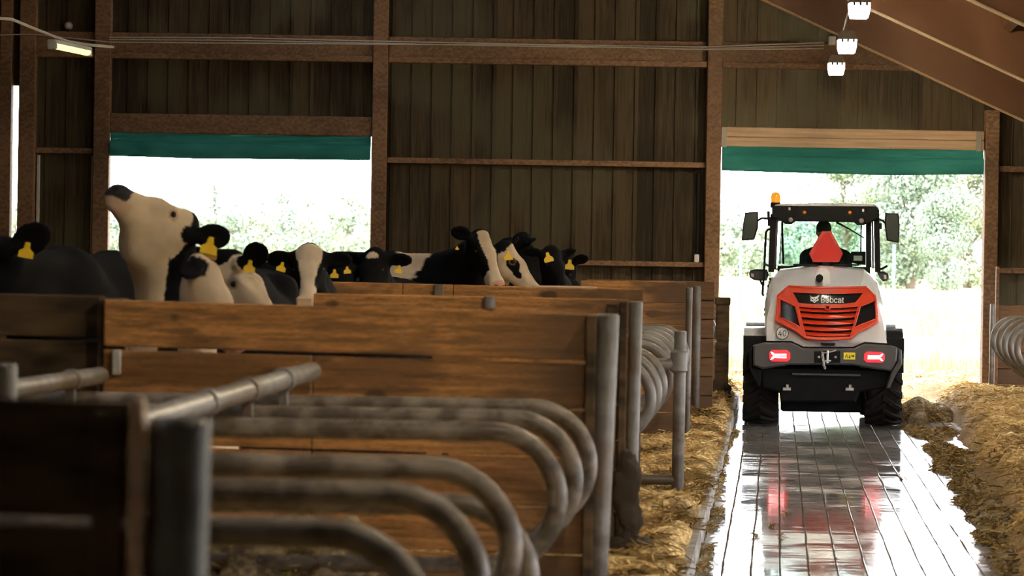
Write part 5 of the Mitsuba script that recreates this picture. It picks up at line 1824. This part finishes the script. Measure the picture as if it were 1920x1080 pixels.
    B.cone(W(-1.66, 0, hw - 0.55), W(-1.64, 0, 0.50), 0.025 * s, 0.045 * s, 0.02)
    for pa, pb, ra, rb in extra:
        B.cone(at(*pa) if len(pa) == 3 else H(*pa[:3]), at(*pb), ra, rb, 0.07)
    ext = np.abs(R) @ np.array([0.30, 0.13, 0.12]) * s
    ctr = H(0.24, 0, -0.07)
    foc = [(ctr - ext, ctr + ext)]
    for on, (root, ed, ew, en) in zip(ears, EP):
        if on:
            m = root + ed * 0.14 * s
            foc.append((m - 0.10 * s, m + 0.10 * s))
    m = B.mesh(fine, 0.045, foc)
    m = smoothed(m)
    v = np.array(m.vertices)
    # coat
    h = ((v - P) @ R) / s
    a, b, c = h.T
    inhead = (a > -0.02) & (a < 0.60) & (np.abs(b) < 0.17) & (c > -0.26) & (c < 0.12)
    q = (v - C) @ Rb
    wob = (meshkit.fbm(v * 14.0, 3, 5) - 0.5) * 0.05
    wh = np.zeros(len(v))

    def paint(mask, val=1.0):
        wh[:] = np.where(mask, val, wh)

    if body_fn:
        paint(body_fn(v, q, wob))
    if face == 'white':
        paint((a + wob > 0.015) & inhead & (np.abs(b) < 0.125))
    if blaze:
        t = np.clip(a / 0.5, 0, 1)
        w = np.interp(t, np.linspace(0, 1, len(blaze)), blaze)
        paint(inhead & (np.abs(b) + wob * 0.4 < w) & (c > -0.12) & (a > -0.06))
    if muzzle == 'white':
        paint((a + wob > 0.36) & inhead)
    if neckwhite is not False:
        # the front of the neck, from the throat down to the brisket
        ax0, ax1 = H(0.05, 0, -0.12), W(0.05, 0, hw - 0.35)
        dn = ax1 - ax0
        t = np.clip(((v - ax0) @ dn) / (dn @ dn), -0.3, 1.2)
        off = v - ax0 - t[:, None] * dn
        dors = vnorm(neckwhite)
        paint((off @ dors + wob * 0.6 < 0.045) & (t > -0.25) & (np.linalg.norm(off, axis=1) < 0.42) & ~inhead & (q[:, 0] > -0.2))
    if white_side is not None:
        paint(white_side(v, wob))
    for ctr_, rr, val in white:
        ctr_ = np.asarray(ctr_, float)
        if len(ctr_) == 4:                 # (a, b, c, 1): in the head's frame
            paint(inhead & (np.linalg.norm((h - ctr_[:3]) / np.asarray(rr), axis=1) + wob * 3 < 1), val)
        else:                              # a place of the frame, seen along the camera's line: (px, py, Y)
            paint(np.linalg.norm((v - at(*ctr_)) / np.asarray(rr), axis=1) + wob * 3 < 1, val)
    for on, (root, ed, ew, en) in zip(ears, EP):
        t = (v - root) @ ed / s
        lv = v - root
        paint((t > 0.02) & (np.abs(lv @ ew) < 0.085 * s) & (np.abs(lv @ en) < 0.045 * s) & (t < 0.30), 0.0)
    # soften the borders over the mesh
    nb = trimesh.graph.vertex_adjacency_graph if False else None
    colr = BLACKC + (tone - BLACKC) * wh[:, None]
    dirt = meshkit.fbm(v * 9.0, 3, 8)[:, None]
    colr *= 0.82 + 0.36 * dirt
    # nose pad, lips
    pad = inhead & (a > 0.485) & (c > -0.125) & (np.abs(b) < 0.065)
    if nose == 'black':
        pad = inhead & (a + 0.5 * (c + 0.08) > 0.435) & (c > -0.112)
        colr[pad] = (0.030, 0.030, 0.034)
    elif nose == 'pink':
        colr[pad] = PINKC * (0.8 + 0.4 * dirt[pad])
    nos = inhead & (np.linalg.norm((h - [0.525, 0.036, -0.062]) * [1, 1, 1], axis=1) < 0.021) | inhead & (np.linalg.norm(h - [0.525, -0.036, -0.062], axis=1) < 0.021)
    colr[nos] = (0.02, 0.014, 0.012)
    if face == 'white':
        lip = inhead & (a > 0.40) & (c < -0.11)
        colr[lip] = colr[lip] * 0.55 + PINKC * 0.45
        rim_ = inhead & (np.linalg.norm((np.abs(h) - [0.145, 0.100, 0.045]), axis=1) < 0.034) & (c < 0)
        if eye:
            colr[rim_] = colr[rim_] * 0.5 + PINKC * 0.25
    hoof = v[:, 2] < zb + 0.07
    colr[hoof] = (0.05, 0.04, 0.03)
    scene[key + '__body'] = mikit.ply(m, 'm_coat', smooth=True, color=colr)
    if eye:
        for b in (-1, 1):
            e = trimesh.creation.icosphere(2, 0.021 * s)
            e.apply_translation(H(0.147, 0.0885 * b, -0.043))
            put(key + '__eye', e, 'm_eye', smooth=True)
    for tg in tags:
        c0 = at(*tg[:3])
        sz = tg[3]
        tl = math.radians(tg[4] if len(tg) > 4 else 0)
        right = np.array([math.cos(tl), 0.15, -math.sin(tl)])
        right = vnorm(right)
        down = vnorm(np.array([-math.sin(tl), 0, -math.cos(tl)]))
        down = vnorm(down - right * (down @ right))
        k_ = put(key + '__ear_tag', tag_mesh(c0, right, down, sz), 'm_tag')
        put(k_ + '__stud', cyl(c0 - down * sz * 0.42 - np.array([0, 0.010, 0]), c0 - down * sz * 0.42 + np.array([0, 0.012, 0]), sz * 0.11, 10), 'm_tag')
        if len(tg) > 5:
            put(k_ + '__back_plate', tag_mesh(c0 + down * sz * 0.28 + right * sz * 0.05 + np.array([0, 0.012, 0]), right, down, sz), 'm_tagdark')
    return key


scene['m_tagdark'] = prin((0.36, 0.19, 0.02), 0.5)

# C1, the calling cow: cream face and throat, black ears and back of the neck
def calling_side(v, w):
    xa, za, xb, zb_ = at(336, 400, 17.0)[0], at(336, 400, 17.0)[2], at(311, 560, 17.0)[0], at(311, 560, 17.0)[2]
    return (v[:, 0] + 0.35 * w < xa + (xb - xa) * np.clip((v[:, 2] - za) / (zb_ - za), -0.3, 2)) & (v[:, 2] > 1.0) & (v[:, 2] < 2.12)


cow('cow calling with raised cream face and dark nose, black ear with yellow tag', (349, 411, 16.95), (-0.70, -0.58, 0.42), (312, 17.3), (-1, 0.03), s=0.93, Hw=1.17, zb=0.24, face='white', muzzle='white', nose='black',
    ears=(0, 1), tags=((393, 460, 16.70, 0.088, 12, 1),), fine=0.0105, eardirs={1: ((352, 443, 16.85), (1.0, -0.10, 0.0), (0.1, -1, 0.15))}, white_side=calling_side,
    extra=(((0.36, 0, -0.135, 0), (262, 462, 16.85), 0.055, 0.105), ((282, 445, 16.95), (303, 560, 17.15), 0.165, 0.115), ((303, 560, 17.15), (300, 640, 17.2), 0.115, 0.17), ((322, 440, 17.0), (322, 600, 17.15), 0.062, 0.068)))
cow('black cow at the far left edge, its tagged ear in front of the dark post', (4, 462, 17.1), (-0.85, -0.35, -0.35), (118, 18.0), (-0.2, -0.98), s=1.12, Hw=1.57, zb=0.24, muzzle='black', tags=((50, 469, 16.75, 0.080, 10),), ears=(0, 1), fine=0.013,
    eardirs={1: ((8, 470, 16.95), (0.85, -0.2, 0.38), (0.1, -1, 0.1))})
cow('small white-faced cow looking down to the right, directly right of the calling cow', (393, 508, 15.0), (0.52, -0.22, -0.82), (366, 15.6), (0.15, -0.98), s=0.76, Hw=1.08, zb=0.24, face='white', nose='pink', ears=(1, 0), fine=0.0115,
    body_fn=lambda v, q, w: (q[:, 0] > -0.3) & (q[:, 1] < 0.4), eardirs={-1: ((370, 490, 14.98), (-0.18, -0.88, -0.42), (0.1, -0.5, 0.85))}, eye=False)
cow('black cow with a cream face turned right, a yellow tag in its pricked ear', (438, 486, 18.5), (0.62, -0.42, -0.66), (428, 19.1), (-0.05, -1), s=1.02, Hw=1.50, zb=0.24, face='white', nose='pink',
    tags=((468, 499, 18.22, 0.066, 8),), fine=0.012, roll=-8, eardirs={1: ((452, 496, 18.4), (0.58, -0.62, 0.36), (0.5, -0.7, 0.3)), -1: ((412, 484, 18.5), (-1, 0.1, -0.05), (-0.1, -1, 0.2))},
    white_side=lambda v, w: (v[:, 0] > at(372, 500, 18.6)[0]) & (v[:, 0] < at(440, 500, 18.5)[0]) & (v[:, 1] < 18.75) & (v[:, 2] < at(400, 497, 18.5)[2] + 0.3 * w) & (v[:, 2] > 1.2))
cow('cow with its cream back turned, behind the ear of the cow with the white blaze', (515, 520, 29.6), (0.1, 0.6, -0.8), (503, 29.2), (0.05, 1), s=1.0, Hw=1.52, zb=0.24, face='white', body_fn=lambda v, q, w: np.sin(q[:, 0] * 6 + 1) + w * 6 > -0.5, fine=0.016, ears=(1, 1))
cow('black cow facing the camera with a broad white blaze down its face', (580, 470, 21.3), (0.03, -0.78, -0.63), (578, 21.9), (0.38, -0.92), s=0.95, Hw=1.54, zb=0.24, blaze=(0.10, 0.085, 0.066, 0.048, 0.05, 0.062), nose='pink',
    tags=((528, 500, 21.15, 0.062, 14),), fine=0.012, eardrop=0.40)
cow('black cow with two yellow tags close together, right of the white blaze', (640, 494, 24.6), (0.16, -0.70, -0.70), (652, 25.3), (0.12, -0.99), s=0.86, Hw=1.47, zb=0.24, muzzle='black', tags=((627, 513, 24.2, 0.064, 0), (651, 506, 24.2, 0.054, -6)), fine=0.014, eardrop=0.5)
cow('black cow with a small white forehead mark and a tagged round ear', (702, 476, 24.7), (-0.2, -0.72, -0.66), (716, 25.4), (-0.1, -0.99), s=0.92, Hw=1.42, zb=0.24, muzzle='black', tags=((748, 505, 24.45, 0.060, 8),), fine=0.014,
    white=(((0.06, 0.0, 0.0, 1), (0.04, 0.055, 0.08), 1.0),), eardrop=0.3)
cow('black and white cow with a white blaze and pink-white muzzle, resting over the third partition', (903, 442, 27.0), (0.36, -0.55, -0.76), (858, 27.75), (0.80, -0.60), s=0.98, Hw=1.63, zb=0.24, blaze=(0.055, 0.062, 0.060, 0.045, 0.04, 0.07), nose='pink',
    ears=(1, 0), fine=0.0125, white=(((0.50, 0, -0.09, 1), (0.11, 0.11, 0.12), 1.0),), body_fn=lambda v, q, w: (np.abs(q[:, 0] + 0.62 - 0.18 * np.sin(q[:, 2] * 5)) + 2 * w < 0.17), eardrop=-0.35, tags=((857, 465, 26.9, 0.03, 0),))
cow('white-faced cow with a black eye patch, just right of the pink muzzle', (952, 462, 30.7), (0.66, -0.12, -0.74), (900, 31.2), (0.95, -0.3), s=1.05, Hw=1.50, zb=0.24, face='white', nose='pink', tags=((953, 479, 30.45, 0.085, -6),), ears=(0, 1), fine=0.0125,
    white=(((0.17, -0.10, -0.06, 1), (0.075, 0.07, 0.055), 0.0), ((0.26, -0.09, -0.09, 1), (0.06, 0.06, 0.035), 0.0)), eardrop=-0.45)
cow('black cow with raised poll behind the white-faced one', (985, 446, 33.0), (0.45, 0.30, -0.80), (958, 33.1), (0.97, -0.2), s=1.0, Hw=1.55, zb=0.24, muzzle='black', fine=0.016, eardrop=0.4)
cow('black cow with a yellow tag, second from the right of the herd', (1036, 470, 30.9), (0.30, -0.55, -0.75), (1046, 31.6), (0.0, -1), s=0.92, Hw=1.42, zb=0.24, muzzle='black', tags=((1028, 482, 30.6, 0.092, -14),), fine=0.016, eardrop=0.1)
cow('black cow at the right end of the herd, a yellow tag in its pricked ear', (1058, 490, 33.6), (-0.25, -0.50, -0.80), (1062, 34.9), (0.1, -1), s=0.95, Hw=1.38, zb=0.24, muzzle='black', tags=((1068, 496, 33.15, 0.10, 4),), fine=0.016, earup=0.7)


# ---- the driver, seen from behind through the rear window
def Lw(x, y, z):
    return (LM @ np.array([x, y, z, 1.0]))[:3]


PN = thing('person', 'person in a dark jacket and cap driving the loader, seen from behind', 'person')
SX = 0.03
Rl = LM[:3, :3]
B = Body(0.05)
B.cone(Lw(SX, 1.66, 1.53), Lw(SX, 1.68, 1.80), 0.16, 0.17, 0.08)
for b in (-1, 1):
    B.cone(Lw(SX + 0.06 * b, 1.67, 1.95), Lw(SX + 0.205 * b, 1.68, 1.89), 0.085, 0.080, 0.08)
    B.cone(Lw(SX + 0.215 * b, 1.69, 1.87), Lw(SX + 0.275 * b, 1.78, 1.62), 0.076, 0.060, 0.05)
    B.cone(Lw(SX + 0.275 * b, 1.78, 1.62), Lw(SX + 0.15 * b, 2.02, 1.64), 0.056, 0.040, 0.04)
    B.ell(Lw(SX + 0.14 * b, 2.06, 1.65), (0.035, 0.05, 0.03), Rl, 0.03)
    for i in range(4):
        B.cone(Lw(SX + (0.115 + 0.016 * i) * b, 2.085, 1.665 - 0.004 * i), Lw(SX + (0.115 + 0.016 * i) * b, 2.115 - 0.003 * abs(i - 1.5), 1.64), 0.009, 0.008, 0.006)
    B.cone(Lw(SX + 0.125 * b, 2.04, 1.665), Lw(SX + 0.085 * b, 2.075, 1.68), 0.011, 0.009, 0.008)
    B.cone(Lw(SX + 0.09 * b, 1.68, 1.53), Lw(SX + 0.12 * b, 2.00, 1.52), 0.10, 0.075, 0.05)
    B.cone(Lw(SX + 0.12 * b, 2.00, 1.52), Lw(SX + 0.12 * b, 2.03, 1.08), 0.07, 0.05, 0.04)
    B.cone(Lw(SX + 0.12 * b, 2.01, 1.03), Lw(SX + 0.12 * b, 2.08, 1.02), 0.045, 0.038, 0.02)
B.ell(Lw(SX, 1.67, 1.78), (0.21, 0.13, 0.20), Rl, 0.08)
hx, hz = lp(1360 + 905 / 4.908, 340 + 470 / 4.908, 1.7)
B.cone(Lw(SX, 1.68, 1.96), Lw(hx, 1.69, hz - 0.05), 0.062, 0.058, 0.04)
B.ell(Lw(hx, 1.70, hz + 0.02), (0.078, 0.095, 0.115), Rl, 0.03)
B.ell(Lw(hx, 1.785, hz - 0.045), (0.05, 0.04, 0.05), Rl, 0.03)
B.ell(Lw(hx, 1.80, hz - 0.0), (0.014, 0.02, 0.022), Rl, 0.01)
for b in (-1, 1):
    B.ell(Lw(hx + 0.079 * b, 1.70, hz - 0.005), (0.012, 0.02, 0.032), Rl, 0.01)
m = B.mesh(0.013, 0.03, [(Lw(hx - 0.2, 1.5, hz - 0.2), Lw(hx + 0.2, 1.9, hz + 0.2)), (Lw(-0.3, 1.95, 1.4), Lw(0.35, 2.15, 1.65))])
v = np.array(m.vertices)
loc = (v - LM[:3, 3]) @ Rl
cc = np.tile(np.array([0.020, 0.024, 0.024]), (len(v), 1))
skin = (loc[:, 2] > hz - 0.10) | ((loc[:, 1] > 2.03) & (loc[:, 2] > 1.6))
cc[skin] = (0.42, 0.25, 0.18)
cc[(loc[:, 2] < 1.08)] = (0.015, 0.014, 0.013)
cc[(loc[:, 2] >= 1.08) & (loc[:, 2] < 1.60) & (loc[:, 1] > 1.78)] = (0.03, 0.035, 0.05)
scene[PN + '__body'] = mikit.ply(m, 'm_cloth', smooth=True, color=cc)
scene['m_cloth'] = prin(VC, 0.85, spec=0.15)
hc = Body(0.02)
hc.ell(Lw(hx, 1.695, hz + 0.045), (0.088, 0.105, 0.098), Rl, 0.02)
hc.ell(Lw(hx, 1.695, hz - 0.09), (0.20, 0.2, 0.10), Rl, 0.01, True)
m = hc.mesh(0.010, 0.02, [(Lw(hx - 0.2, 1.5, hz - 0.2), Lw(hx + 0.2, 1.9, hz + 0.2))])
put(PN + '__cap', m, 'm_cap', smooth=True)
put(PN + '__cap_peak', loft([[Lw(hx + x, 1.78 + yy, hz + 0.035 + zz) for x, yy in ((-0.07, 0.0), (-0.06, 0.07), (0, 0.10), (0.06, 0.07), (0.07, 0.0))] for zz in (0, 0.008)]), 'm_cap')
labels[PN + '__cap'] = {'label': 'dark green cap'}
scene['m_cap'] = prin((0.045, 0.070, 0.058), 0.85, spec=0.15)
